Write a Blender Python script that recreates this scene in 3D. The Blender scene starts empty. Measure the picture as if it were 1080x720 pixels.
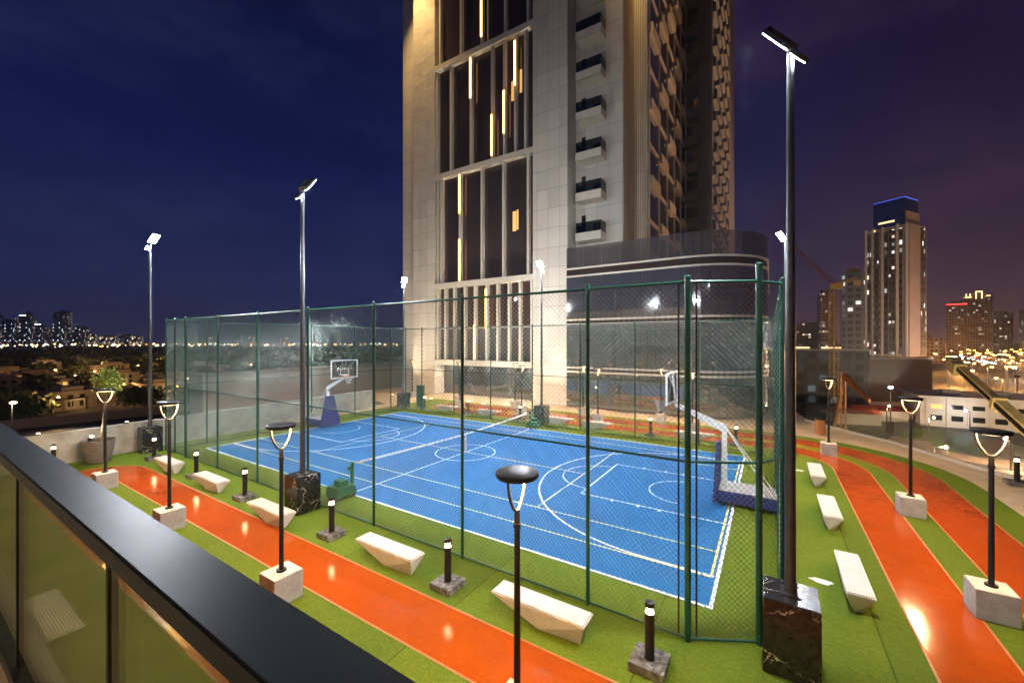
import bpy, bmesh, math, random
from mathutils import Vector, Matrix
random.seed(7)
HAZE = 0.00012
PI = math.pi; R = math.radians
SC = bpy.context.scene; COL = SC.collection

# ------------------------------------------------------------------ materials
def new_mat(name):
    m = bpy.data.materials.new(name); m.use_nodes = True
    nt = m.node_tree
    return m, nt, nt.nodes['Principled BSDF']
def nd(nt, t, **kw):
    n = nt.nodes.new(t)
    for k, v in kw.items(): setattr(n, k, v)
    return n
def coord(nt, world=False):
    if world:
        return nd(nt, 'ShaderNodeNewGeometry').outputs['Position']
    return nd(nt, 'ShaderNodeTexCoord').outputs['Object']
def noise(nt, vec, scale, detail=4, rough=.6):
    n = nd(nt, 'ShaderNodeTexNoise'); n.inputs['Scale'].default_value = scale
    n.inputs['Detail'].default_value = detail; n.inputs['Roughness'].default_value = rough
    nt.links.new(vec, n.inputs['Vector']); return n
def ramp(nt, fac, stops):
    r = nd(nt, 'ShaderNodeValToRGB'); el = r.color_ramp.elements
    while len(el) < len(stops): el.new(.5)
    for e, (p, c) in zip(el, stops):
        e.position = p; e.color = (*c, 1) if len(c) == 3 else c
    nt.links.new(fac, r.inputs['Fac']); return r
def mathn(nt, op, a, b=None):
    n = nd(nt, 'ShaderNodeMath', operation=op)
    for i, v in enumerate((a, b)):
        if v is None: continue
        if isinstance(v, (int, float)): n.inputs[i].default_value = v
        else: nt.links.new(v, n.inputs[i])
    return n.outputs[0]
def mix(nt, fac, a, b, typ='MIX'):
    n = nd(nt, 'ShaderNodeMixRGB', blend_type=typ)
    for i, v in zip(('Fac', 'Color1', 'Color2'), (fac, a, b)):
        if isinstance(v, (int, float)): n.inputs[i].default_value = v
        elif isinstance(v, tuple): n.inputs[i].default_value = (*v, 1)
        else: nt.links.new(v, n.inputs[i])
    return n.outputs[0]
def bump(nt, b, h, strength=.3, dist=.02):
    n = nd(nt, 'ShaderNodeBump'); n.inputs['Strength'].default_value = strength; n.inputs['Distance'].default_value = dist
    nt.links.new(h, n.inputs['Height']); nt.links.new(n.outputs[0], b.inputs['Normal'])

def M(name, c, rough=.6, metal=0., var=.18, scale=3., bmp=0., bscale=40., world=False, rvar=0.):
    m, nt, b = new_mat(name)
    v = coord(nt, world)
    n = noise(nt, v, scale)
    lo = tuple(x*(1-var) for x in c); hi = tuple(min(1, x*(1+var)) for x in c)
    nt.links.new(ramp(nt, n.outputs['Fac'], [(.3, lo), (.7, hi)]).outputs[0], b.inputs['Base Color'])
    b.inputs['Roughness'].default_value = rough; b.inputs['Metallic'].default_value = metal
    if rvar:
        n2 = noise(nt, v, scale*2.3)
        nt.links.new(ramp(nt, n2.outputs['Fac'], [(.3, (rough-rvar,)*3), (.7, (rough+rvar,)*3)]).outputs[0], b.inputs['Roughness'])
    if bmp: bump(nt, b, noise(nt, v, bscale, 3).outputs['Fac'], bmp)
    return m
def EM(name, c, s):
    m, nt, b = new_mat(name)
    b.inputs['Base Color'].default_value = (*c, 1)
    b.inputs['Emission Color'].default_value = (*c, 1); b.inputs['Emission Strength'].default_value = s
    return m

def turf_mat():
    m, nt, b = new_mat('artificial_turf'); v = coord(nt, True)
    f = noise(nt, v, 46, 4, .75); g = noise(nt, v, .9, 5); h = noise(nt, v, 14, 3)
    a = ramp(nt, f.outputs['Fac'], [(.32, (.028, .062, .002)), (.68, (.25, .37, .026))]).outputs[0]
    a = mix(nt, .5, a, ramp(nt, g.outputs['Fac'], [(.3, (.10, .168, .010)), (.7, (.18, .24, .018))]).outputs[0])
    a = mix(nt, .35, a, ramp(nt, h.outputs['Fac'], [(.35, (.05, .088, .006)), (.65, (.155, .175, .016))]).outputs[0])
    sp = nd(nt, 'ShaderNodeSeparateXYZ'); nt.links.new(v, sp.inputs[0])
    q = mathn(nt, 'DIVIDE', sp.outputs['X'], 3.7); fr = mathn(nt, 'FRACT', q)
    wn = nd(nt, 'ShaderNodeTexWhiteNoise', noise_dimensions='1D'); nt.links.new(mathn(nt, 'FLOOR', q), wn.inputs['W'])
    a = mix(nt, 1.0, a, ramp(nt, wn.outputs['Value'], [(0, (.86,.88,.9)), (1, (1.1,1.06,1.0))]).outputs[0], 'MULTIPLY')
    a = mix(nt, mathn(nt, 'MULTIPLY', mathn(nt, 'LESS_THAN', fr, .008), .6), a, (.04,.06,.006))
    wr = noise(nt, v, 2.7, 6, .7)
    a = mix(nt, ramp(nt, wr.outputs['Fac'], [(.60, (0,)*3), (.78, (.45,)*3)]).outputs[0], a, (.12,.115,.035))
    nt.links.new(a, b.inputs['Base Color']); b.inputs['Roughness'].default_value = .9; b.inputs['Specular IOR Level'].default_value = .15
    bump(nt, b, f.outputs['Fac'], .9, .05); return m
def court_mat():
    m, nt, b = new_mat('blue_acrylic_court'); v = coord(nt, True)
    g = noise(nt, v, .7, 6); f = noise(nt, v, 60, 3)
    a = ramp(nt, g.outputs['Fac'], [(.3, (.008, .112, .285)), (.7, (.012, .142, .35))]).outputs[0]
    a = mix(nt, .2, a, ramp(nt, f.outputs['Fac'], [(.3, (.003, .06, .2)), (.7, (.014, .12, .35))]).outputs[0])
    mp = nd(nt, 'ShaderNodeMapping'); mp.inputs['Scale'].default_value = (1.0,.25,1); mp.inputs['Rotation'].default_value = (0,0,.5); nt.links.new(v, mp.inputs[0])
    sc = noise(nt, mp.outputs[0], 5, 6, .75); st = noise(nt, v, 1.6, 7, .7)
    a = mix(nt, ramp(nt, sc.outputs['Fac'], [(.60, (0,)*3), (.72, (.30,)*3)]).outputs[0], a, (.012,.055,.15))
    a = mix(nt, ramp(nt, st.outputs['Fac'], [(.58, (0,)*3), (.75, (.28,)*3)]).outputs[0], a, (.045,.14,.32))
    nt.links.new(a, b.inputs['Base Color']); b.inputs['Roughness'].default_value = .62; b.inputs['Specular IOR Level'].default_value = .06
    bump(nt, b, f.outputs['Fac'], .12, .01); return m
def path_mat():
    m, nt, b = new_mat('orange_rubber_path'); v = coord(nt, True)
    g = noise(nt, v, 1.3, 6, .65); f = noise(nt, v, 55, 3, .7); s = noise(nt, v, 5, 5, .7)
    a = ramp(nt, g.outputs['Fac'], [(.3, (.27, .043, .0022)), (.72, (.35, .058, .003))]).outputs[0]
    a = mix(nt, .45, a, ramp(nt, f.outputs['Fac'], [(.35, (.20, .026, .0014)), (.65, (.42, .075, .005))]).outputs[0])
    st = noise(nt, v, .55, 7, .72)
    a = mix(nt, ramp(nt, st.outputs['Fac'], [(.54, (0,)*3), (.70, (.30,)*3)]).outputs[0], a, (.16, .028, .004))
    a = mix(nt, ramp(nt, s.outputs['Fac'], [(.5, (0,)*3), (.85, (.10,)*3)]).outputs[0], a, (.40, .15, .06))
    nt.links.new(a, b.inputs['Base Color']); b.inputs['Specular IOR Level'].default_value = .5
    nt.links.new(ramp(nt, s.outputs['Fac'], [(.3, (.07,)*3), (.7, (.17,)*3)]).outputs[0], b.inputs['Roughness'])
    bump(nt, b, mathn(nt, 'ADD', f.outputs['Fac'], g.outputs['Fac']), .07, .012); return m
def marble_mat(name, base, vein):
    m, nt, b = new_mat(name); v = coord(nt)
    d = noise(nt, v, 1.6, 5)
    add = nd(nt, 'ShaderNodeVectorMath', operation='MULTIPLY_ADD'); nt.links.new(d.outputs['Color'], add.inputs[0])
    add.inputs[1].default_value = (1.1, 1.1, 1.1); nt.links.new(v, add.inputs[2])
    vo = nd(nt, 'ShaderNodeTexVoronoi', feature='DISTANCE_TO_EDGE'); vo.inputs['Scale'].default_value = 1.15
    nt.links.new(add.outputs[0], vo.inputs['Vector'])
    k = ramp(nt, vo.outputs['Distance'], [(0, (1,)*3), (.018, (0,)*3)]).outputs[0]
    br = noise(nt, v, 3, 3); k = mathn(nt, 'MULTIPLY', k, ramp(nt, br.outputs['Fac'], [(.42, (0,)*3), (.6, (1,)*3)]).outputs[0])
    bb = ramp(nt, noise(nt, v, 9, 6).outputs['Fac'], [(.35, tuple(x*.5 for x in base)), (.7, tuple(x*1.7 for x in base))]).outputs[0]
    nt.links.new(mix(nt, k, bb, vein), b.inputs['Base Color']); b.inputs['Roughness'].default_value = .22; return m
def panel_mat(name, c, w=1.15, h=1.76, joint=.35, rough=.45, wavy=False):
    """stone / aluminium cladding in a straight grid of panels (object coordinates, metres)"""
    m, nt, b = new_mat(name); v = coord(nt)
    s = nd(nt, 'ShaderNodeSeparateXYZ'); nt.links.new(v, s.inputs[0])
    u = mathn(nt, 'ADD', s.outputs['X'], s.outputs['Y'])
    fu = mathn(nt, 'FRACT', mathn(nt, 'DIVIDE', u, w)); fv = mathn(nt, 'FRACT', mathn(nt, 'DIVIDE', s.outputs['Z'], h))
    ju = mathn(nt, 'LESS_THAN', fu, .022/w); jv = mathn(nt, 'LESS_THAN', fv, .03/h)
    j = mathn(nt, 'MAXIMUM', ju, jv)
    cell = nd(nt, 'ShaderNodeCombineXYZ')
    nt.links.new(mathn(nt, 'FLOOR', mathn(nt, 'DIVIDE', u, w)), cell.inputs[0]); nt.links.new(mathn(nt, 'FLOOR', mathn(nt, 'DIVIDE', s.outputs['Z'], h)), cell.inputs[1])
    wn = nd(nt, 'ShaderNodeTexWhiteNoise'); nt.links.new(cell.outputs[0], wn.inputs['Vector'])
    a = ramp(nt, wn.outputs['Value'], [(0, tuple(x*.9 for x in c)), (1, tuple(min(1, x*1.08) for x in c))]).outputs[0]
    a = mix(nt, .3, a, ramp(nt, noise(nt, v, .5, 6).outputs['Fac'], [(.3, tuple(x*.75 for x in c)), (.7, c)]).outputs[0])
    nt.links.new(mix(nt, j, a, tuple(x*joint for x in c)), b.inputs['Base Color'])
    b.inputs['Roughness'].default_value = rough
    hgt = mathn(nt, 'SUBTRACT', 1.0, j)
    if wavy:
        mp = nd(nt, 'ShaderNodeMapping'); mp.inputs['Scale'].default_value = (.5,.5,.55); nt.links.new(v, mp.inputs[0])
        hgt = mathn(nt, 'ADD', mathn(nt, 'MULTIPLY', hgt, .1), noise(nt, mp.outputs[0], 1.0, 2, .5).outputs['Fac'])
    bump(nt, b, hgt, .8 if wavy else .4, .12 if wavy else .02); return m
def city_mat(name, base, lit, dens=.3, cw=3.2, ch=3.5, s=2.5, lit2=(.75, .85, 1), seed=0.):
    """far facade: dark wall with a grid of windows, some of them lit"""
    m, nt, b = new_mat(name); v = coord(nt)
    sp = nd(nt, 'ShaderNodeSeparateXYZ'); nt.links.new(v, sp.inputs[0])
    u = mathn(nt, 'DIVIDE', mathn(nt, 'ADD', mathn(nt, 'ADD', sp.outputs['X'], sp.outputs['Y']), 500+seed), cw); w = mathn(nt, 'DIVIDE', sp.outputs['Z'], ch)
    fu = mathn(nt, 'FRACT', u); fv = mathn(nt, 'FRACT', w)
    inw = mathn(nt, 'MULTIPLY', mathn(nt, 'MULTIPLY', mathn(nt, 'GREATER_THAN', fu, .2), mathn(nt, 'LESS_THAN', fu, .85)),
                mathn(nt, 'MULTIPLY', mathn(nt, 'GREATER_THAN', fv, .25), mathn(nt, 'LESS_THAN', fv, .8)))
    cell = nd(nt, 'ShaderNodeCombineXYZ'); nt.links.new(mathn(nt, 'FLOOR', u), cell.inputs[0]); nt.links.new(mathn(nt, 'FLOOR', w), cell.inputs[1]); cell.inputs[2].default_value = seed
    wn = nd(nt, 'ShaderNodeTexWhiteNoise'); nt.links.new(cell.outputs[0], wn.inputs['Vector'])
    on = mathn(nt, 'LESS_THAN', wn.outputs['Value'], dens)
    cc = mix(nt, wn.outputs['Color'], lit, lit2)
    wn2 = nd(nt, 'ShaderNodeTexWhiteNoise', noise_dimensions='4D'); nt.links.new(cell.outputs[0], wn2.inputs['Vector']); wn2.inputs['W'].default_value = 3.3
    st = mathn(nt, 'MULTIPLY', mathn(nt, 'MULTIPLY', inw, on), mathn(nt, 'MULTIPLY', mathn(nt, 'POWER', wn2.outputs['Value'], 2.0), s))
    nt.links.new(mix(nt, inw, base, tuple(x*.25 for x in base)), b.inputs['Base Color'])
    nt.links.new(cc, b.inputs['Emission Color']); nt.links.new(st, b.inputs['Emission Strength'])
    b.inputs['Roughness'].default_value = .5; return m
def mirror_glass(name, c, rough=.03, metal=1.0):
    m, nt, b = new_mat(name)
    b.inputs['Base Color'].default_value = (*c, 1); b.inputs['Metallic'].default_value = metal
    v = coord(nt); n = noise(nt, v, 1.2, 2)
    nt.links.new(ramp(nt, n.outputs['Fac'], [(.3, (rough,)*3), (.7, (rough*2.5,)*3)]).outputs[0], b.inputs['Roughness'])
    bump(nt, b, noise(nt, v, .35, 1).outputs['Fac'], .03, .05); return m
def thin_glass(name, tint, refl=.12, film=.0, filmc=(.5, .45, .3), fk=.9):
    m, nt, b = new_mat(name); nt.nodes.remove(b); out = nt.nodes['Material Output']
    t = nd(nt, 'ShaderNodeBsdfTransparent'); t.inputs[0].default_value = (*tint, 1)
    g = nd(nt, 'ShaderNodeBsdfGlossy'); g.inputs['Roughness'].default_value = .02; g.inputs[0].default_value = (.9, .95, .9, 1)
    d = nd(nt, 'ShaderNodeBsdfDiffuse'); d.inputs[0].default_value = (*filmc, 1)
    fr = nd(nt, 'ShaderNodeFresnel'); fr.inputs[0].default_value = 1.5
    m1 = nd(nt, 'ShaderNodeMixShader'); m1.inputs[0].default_value = film
    nt.links.new(t.outputs[0], m1.inputs[1]); nt.links.new(d.outputs[0], m1.inputs[2])
    m2 = nd(nt, 'ShaderNodeMixShader'); nt.links.new(mathn(nt, 'ADD', mathn(nt, 'MULTIPLY', fr.outputs[0], fk), refl), m2.inputs[0])
    nt.links.new(m1.outputs[0], m2.inputs[1]); nt.links.new(g.outputs[0], m2.inputs[2])
    nt.links.new(m2.outputs[0], out.inputs['Surface']); return m

T = dict(
 turf=turf_mat(), court=court_mat(), path=path_mat(),
 white_line=M('white_line_paint', (.70, .72, .74), .5, scale=7, var=.22, world=True),
 yellow_line=M('yellow_line_paint', (.74, .66, .22), .5, scale=20, var=.12, world=True),
 edging=M('path_edging', (.32, .105, .025), .6, scale=9, world=True),
 pave=M('beige_paving', (.50, .38, .25), .55, scale=1.2, var=.2, bmp=.1, world=True),
 concrete=M('grey_concrete', (.42, .38, .34), .7, scale=4, var=.2, bmp=.12),
 wallc=M('stained_concrete', (.40, .38, .33), .75, scale=1.1, var=.35, bmp=.15, bscale=12),
 white=M('white_cast_stone', (.62, .59, .55), .5, scale=3, var=.13, bmp=.05),
 fence=M('green_painted_steel', (.012, .075, .05), .3, metal=0., scale=6),
 wire=M('green_coated_wire', (.25, .32, .27), .35, metal=.3, scale=2),
 dark=M('dark_bronze_steel', (.03, .026, .026), .4, metal=.6, scale=5),
 pole=M('grey_steel_pole', (.10, .10, .11), .35, metal=.7, scale=5),
 marble=marble_mat('black_marble', (.022, .02, .022), (.62, .58, .52)),
 greymarble=marble_mat('grey_marble', (.12, .11, .105), (.45, .42, .4)),
 steelw=M('white_enamel', (.8, .8, .8), .3, scale=4, var=.05),
 navy=M('navy_padding', (.018, .028, .13), .5, scale=4, bmp=.15, bscale=9),
 greytop=M('grey_plywood', (.36, .35, .36), .6, scale=6),
 acrylic=thin_glass('clear_acrylic', (.86, .9, .9), .05),
 rim=M('orange_rim', (.7, .12, .03), .4),
 netw=M('white_net_cord', (.75, .75, .72), .8),
 netd=M('dark_net_cord', (.02, .025, .03), .8),
 green=M('green_machine_paint', (.008, .105, .045), .35, scale=5),
 black=M('black_rubber', (.015, .015, .015), .6),
 ledw=EM('cool_white_led', (.86, .93, 1.0), 45),
 ledwarm=EM('warm_led', (1, .66, .33), 9), ledbol=EM('bollard_diffuser', (1, .70, .36), 26), ledarm=EM('arm_led', (1, .66, .34), 1.1),
 strip=EM('amber_strip', (1, .52, .19), 3.4),
 litwin=EM('lit_curtain', (.95, .55, .18), .45),
 sodium=EM('sodium_lamp', (1, .36, .05), 30), coolhead=EM('cool_lamp', (.8, .92, 1), 22), coolhead2=EM('planter_lens', (1,.80,.5), 30), warmhead=EM('warm_lamp', (1, .68, .32), 12),
 stone=panel_mat('stone_cladding', (.74, .67, .57)),
 stonew=panel_mat('wavy_stone_cladding', (.74, .66, .55), wavy=True),
 stone2=panel_mat('warm_stone_cladding', (.52, .40, .27), .62, 3.53),
 side=M('brown_beige_spandrel', (.50, .36, .25), .5, scale=1.5, var=.1),
 brownclad=panel_mat('brown_cladding', (.20, .15, .13), 1.0, 3.53),
 alum=M('beige_aluminium', (.68, .61, .50), .4, scale=2, var=.06),
 tglass=mirror_glass('dark_tower_glazing', (.13, .088, .075), .03, .62),
 wglass=mirror_glass('hall_mirror_glazing', (.42, .405, .395), .02, .88),
 rglass=thin_glass('dark_rail_glass', (.42, .45, .42), .03), pglass=thin_glass('grey_parapet_glass', (.62, .59, .58), .05, .10, (.55,.5,.48)),
 bglass=thin_glass('balustrade_glass', (.84, .87, .85), .0, .015, (.6,.6,.55), .3),
 fglass=thin_glass('bronze_balcony_glass', (.76, .77, .60), .03, .03, (.55, .50, .25), .6),
 railtop=M('charcoal_rail', (.020, .023, .030), .40, metal=.2, scale=2.2, var=.12, rvar=.02),
 asphalt=M('asphalt', (.045, .043, .042), .6, scale=.4, world=True),
 earth=M('dark_earth', (.05, .042, .032), .9, scale=.03, var=.5, world=True),
 sand=M('sand_lot', (.30, .21, .13), .9, scale=.08, var=.3, world=True),
 lawn=M('park_lawn', (.09, .15, .03), .9, scale=.4, var=.3, world=True),
 pinkpave=M('pink_paving', (.34, .2, .15), .7, scale=.5, world=True),
 trunk=M('bark', (.16, .12, .08), .9, scale=8, bmp=.3),
 leaf=M('tree_leaf', (.30, .34, .05), .55, scale=3, var=.4),
 dleaf=M('dark_foliage', (.055, .075, .028), .8, scale=.5, var=.5),
 planter=M('grey_brown_planter', (.17, .14, .12), .6, scale=4, var=.2, bmp=.08),
 villa=M('villa_plaster', (.30, .24, .18), .8, scale=.3, var=.2),
 roof=M('villa_roof', (.20, .10, .06), .8, scale=1),
 dwin=M('dark_window', (.02, .02, .022), .15),
 yellow=M('crane_yellow', (.74, .56, .22), .45, scale=1.2), craney=M('dark_crane_yellow', (.48, .31, .07), .6), craneo=M('dark_crane_red', (.22, .06, .025), .6),  # tower crane yellow and red darkened to keep the crane faint
 orange=M('rig_orange', (.40, .15, .035), .5, scale=1.2),
 hoard=M('brown_hoarding', (.13, .095, .085), .7, scale=.06, var=.2),
 plaster=M('white_plaster', (.66, .58, .50), .7, scale=.25, var=.12),
 brownw_lit=M('lit_brown_render', (.52, .38, .31), .8, scale=.12, var=.15),  # brown render lightened, lamplight on the block put into its colour
 brownw=M('brown_render', (.34, .25, .20), .8, scale=.12, var=.2),
 soil=M('planter_soil', (.05, .035, .025), .95, bmp=.3),
 redroof=M('rusty_sheet', (.34, .07, .03), .6, scale=.4),
)

T['railtop'].node_tree.nodes['Principled BSDF'].inputs['Specular IOR Level'].default_value = .2
# ------------------------------------------------------------------ mesh builder
class MB:
    def __init__(s): s.v = []; s.f = []; s.m = []; s.mi = 0
    def add(s, vs, fs):
        o = len(s.v); s.v += [tuple(v) for v in vs]
        for f in fs: s.f.append(tuple(i+o for i in f)); s.m.append(s.mi)
        return s
    def mat(s, i): s.mi = i; return s
    def box(s, c, d, rz=0., rot=None):
        x, y, z = d[0]/2, d[1]/2, d[2]/2
        vs = [Vector(p) for p in ((-x,-y,-z),(x,-y,-z),(x,y,-z),(-x,y,-z),(-x,-y,z),(x,-y,z),(x,y,z),(-x,y,z))]
        m = rot if rot is not None else Matrix.Rotation(rz, 3, 'Z')
        return s.add([m @ v + Vector(c) for v in vs], [(0,3,2,1),(4,5,6,7),(0,1,5,4),(1,2,6,5),(2,3,7,6),(3,0,4,7)])
    def bb(s, x0, x1, y0, y1, z0, z1): return s.box(((x0+x1)/2,(y0+y1)/2,(z0+z1)/2),(x1-x0,y1-y0,z1-z0))
    def tube(s, p0, p1, r0, r1=None, n=10, cap=True):
        p0, p1 = Vector(p0), Vector(p1); r1 = r0 if r1 is None else r1
        d = (p1-p0).normalized(); a = d.orthogonal().normalized(); b = d.cross(a)
        vs = []
        for p, r in ((p0, r0), (p1, r1)):
            for i in range(n):
                t = 2*PI*i/n + PI/n; vs.append(p + (a*math.cos(t)+b*math.sin(t))*r)
        fs = [(i,(i+1)%n,n+(i+1)%n,n+i) for i in range(n)]
        if cap: fs += [tuple(range(n-1,-1,-1)), tuple(range(n,2*n))]
        return s.add(vs, fs)
    def pipe(s, pts, r, n=8):
        for a, b in zip(pts, pts[1:]): s.tube(a, b, r, n=n)
        return s
    def lathe(s, prof, c=(0,0,0), n=24, cap0=True, cap1=True):
        vs = []; k = len(prof)
        for r, z in prof:
            for i in range(n):
                t = 2*PI*i/n; vs.append((c[0]+r*math.cos(t), c[1]+r*math.sin(t), c[2]+z))
        fs = [(j*n+i, j*n+(i+1)%n, (j+1)*n+(i+1)%n, (j+1)*n+i) for j in range(k-1) for i in range(n)]
        if cap0: fs.append(tuple(range(n-1,-1,-1)))
        if cap1: fs.append(tuple((k-1)*n+i for i in range(n)))
        return s.add(vs, fs)
    def prism(s, poly, z0, z1):
        n = len(poly)
        vs = [(x,y,z0) for x,y in poly]+[(x,y,z1) for x,y in poly]
        return s.add(vs, [tuple(range(n-1,-1,-1)), tuple(range(n,2*n))]+[(i,(i+1)%n,n+(i+1)%n,n+i) for i in range(n)])
    def sheet(s, poly, z): return s.add([(x,y,z) for x,y in poly], [tuple(range(len(poly)))])
    def strip(s, a, b, z):
        for i in range(len(a)-1):
            s.add([(*a[i],z),(*a[i+1],z),(*b[i+1],z),(*b[i],z)], [(0,1,2,3)])
        return s
    def band(s, p, w, z):           # flat line of width w along a polyline
        A, B = offset(p, w/2), offset(p, -w/2); return s.strip(A, B, z)
    def hull(s, pts):
        bm = bmesh.new()
        for p in pts: bm.verts.new(p)
        bmesh.ops.convex_hull(bm, input=bm.verts)
        bm.verts.index_update()
        s.add([v.co[:] for v in bm.verts], [tuple(v.index for v in f.verts) for f in bm.faces]); bm.free(); return s
    def build(s, name, mats, parent=None, smooth=False, bevel=0.):
        me = bpy.data.meshes.new(name); me.from_pydata(s.v, [], s.f)
        if not isinstance(mats, (list, tuple)): mats = [mats]
        for m in mats: me.materials.append(m)
        if len(mats) > 1: me.polygons.foreach_set('material_index', s.m)
        bm = bmesh.new(); bm.from_mesh(me)
        if bevel:
            bmesh.ops.bevel(bm, geom=[e for e in bm.edges if e.is_manifold and e.calc_face_angle(0) > .6], offset=bevel, segments=2, affect='EDGES', clamp_overlap=True)
        bmesh.ops.recalc_face_normals(bm, faces=bm.faces[:])
        bm.to_mesh(me); bm.free()
        if smooth:
            me.polygons.foreach_set('use_smooth', [True]*len(me.polygons))
            try: me.set_sharp_from_angle(angle=R(40))
            except Exception: pass
        me.update(); o = bpy.data.objects.new(name, me); COL.objects.link(o)
        if parent is not None: o.parent = parent
        return o
def offset(p, d):
    out = []
    for i, q in enumerate(p):
        a = Vector(p[max(i-1,0)]); b = Vector(p[min(i+1,len(p)-1)])
        if (Vector(p[0])-Vector(p[-1])).length < 1e-6 and i in (0, len(p)-1): a, b = Vector(p[-2]), Vector(p[1])
        t = (b-a).normalized(); out.append((q[0]-t.y*d, q[1]+t.x*d))
    return out
def arc(cx, cy, r, a0, a1, n=16): return [(cx+r*math.cos(R(a0+(a1-a0)*i/n)), cy+r*math.sin(R(a0+(a1-a0)*i/n))) for i in range(n+1)]

def tag(o, label=None, cat=None, group=None, kind=None):
    if label: o['label'] = label
    if cat: o['category'] = cat
    if group: o['group'] = group
    if kind: o['kind'] = kind
    return o
def thing(name, label, cat, loc=(0,0,0), rz=0., group=None):
    o = bpy.data.objects.new(name, None); COL.objects.link(o); o.empty_display_size = .2
    o.location = loc; o.rotation_euler = (0,0,rz); return tag(o, label, cat, group)
def struct(name, mb, mats): return tag(mb.build(name, mats), kind='structure')
def dup(root, loc, rz=0., label=None, scale=None):
    r = root.copy(); COL.objects.link(r); r.location = loc; r.rotation_euler = (0,0,rz)
    if scale: r.scale = scale
    if label: r['label'] = label
    for ch in list(root.children):
        c = ch.copy(); COL.objects.link(c); c.parent = r
        for g in list(ch.children):
            d = g.copy(); COL.objects.link(d); d.parent = c
    return r
ORD = ['first','second','third','fourth','fifth','sixth','seventh','eighth','ninth','tenth','eleventh','twelfth','thirteenth','fourteenth','fifteenth','sixteenth','seventeenth','eighteenth','nineteenth','twentieth']
def lamp(name, typ, loc, energy, color, size=.3, direction=None, parent=None, spread=None, spot=None, blend=.5):
    l = bpy.data.lights.new(name, typ); l.energy = energy; l.color = color
    if typ == 'AREA':
        l.shape = 'DISK'; l.size = size
        if spread: l.spread = R(spread)
    elif typ == 'SPOT':
        l.shadow_soft_size = size; l.spot_size = R(spot or 120); l.spot_blend = blend
    else: l.shadow_soft_size = size
    o = bpy.data.objects.new(name, l); COL.objects.link(o); o.location = loc
    if direction is not None: o.rotation_euler = Vector(direction).to_track_quat('-Z', 'Y').to_euler()
    if parent is not None: o.parent = parent
    return o

# ------------------------------------------------------------------ the setting: terrace, turf, court, paths
G = -14.0
struct('ground', MB().sheet([(-9000,-3000),(6000,-3000),(6000,9000),(-9000,9000)], G), T['earth'])
edge = [(-15.2,-13.4),(-16.6,9),(-26,12),(-26,62),(14.6,62),(14.5,26),(15.4,19.6),(17.05,16.75),(18.95,14.15),(20.3,11.5),(21.65,8.9),(21.95,7),(21.95,-40),(-15.2,-40)]
struct('podium_pavement', MB().prism(edge, G+.01, 0), T['pave'])
tp = [(-14.6,-15.85),(19.9,-15.85)] + [(19.9,6.5)] + arc(12.6,6.5,7.3,0,90,18)[1:] + [(-14.9,13.8)]
struct('turf', MB().prism(tp, .004, .016), T['turf'])
struct('court', MB().prism([(-12.04,-6.74),(12.04,-6.74),(12.04,6.74),(-12.04,6.74)], .017, .024), T['court'])
Z = .028
w = MB(); y = MB()
def rect(mb, x, yy, wd, z):
    p = [(-x,-yy),(x,-yy),(x,yy),(-x,yy)]
    h = wd/2
    mb.strip([(-x-h,-yy-h),(x+h,-yy-h)],[(-x-h,-yy+h),(x+h,-yy+h)],z); mb.strip([(-x-h,yy-h),(x+h,yy-h)],[(-x-h,yy+h),(x+h,yy+h)],z)
    for sx in (-1,1): mb.strip([(sx*x-h,-yy+h),(sx*x+h,-yy+h)],[(sx*x-h,yy-h),(sx*x+h,yy-h)],z)
rect(w, 12.0, 6.7, .08, Z)
w.strip([(-.03,-6.66),(.03,-6.66)],[(-.03,6.66),(.03,6.66)],Z)
w.band(arc(0,0,1.5,0,360,48), .06, Z+.003)
for s in (-1, 1):
    cx = s*10.4; xe = cx - s*math.sqrt(5.4**2-5.4**2+.0001)
    a0 = 90 if s > 0 else -90
    w.band(arc(cx,0,5.4,a0,a0+180,48), .07, Z+.003)
    for sy in (-1,1):
        w.strip([(cx,sy*5.365),(s*11.93,sy*5.365)],[(cx,sy*5.435),(s*11.93,sy*5.435)],Z+.003)
        w.strip([(s*7.15,sy*2.07),(s*11.96,sy*2.07)],[(s*7.15,sy*2.13),(s*11.96,sy*2.13)],Z+.003)
        for xx in (8.3,9.2,9.9): w.strip([(s*xx,sy*2.13),(s*(xx+.1),sy*2.13)],[(s*xx,sy*2.24),(s*(xx+.1),sy*2.24)],Z+.003)
    w.strip([(s*7.12,-2.13),(s*7.18,-2.13)],[(s*7.12,2.13),(s*7.18,2.13)],Z+.005)
    w.band(arc(s*7.15,0,1.55,a0,a0+180,28), .05, Z+.007)
    w.band(arc(s*10.35,0,1.22,a0,a0+180,24), .05, Z+.003)
    y.strip([(s*6.375,-4.14),(s*6.425,-4.14)],[(s*6.375,4.14),(s*6.425,4.14)],Z+.010)
    y.strip([(s*11.84,-5.36),(s*11.9,-5.36)],[(s*11.84,5.36),(s*11.9,5.36)],Z+.012)
for sy in (-1,1):
    y.strip([(-11.84,sy*4.09),(11.84,sy*4.09)],[(-11.84,sy*4.14),(11.84,sy*4.14)],Z+.014)
    y.strip([(-11.9,sy*5.46),(11.9,sy*5.46)],[(-11.9,sy*5.51),(11.9,sy*5.51)],Z+.014)
y.strip([(-6.375,-.025),(6.375,-.025)],[(-6.375,.025),(6.375,.025)],Z+.016)
struct('court_markings', w, T['white_line']); struct('tennis_markings', y, T['yellow_line'])

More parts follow.
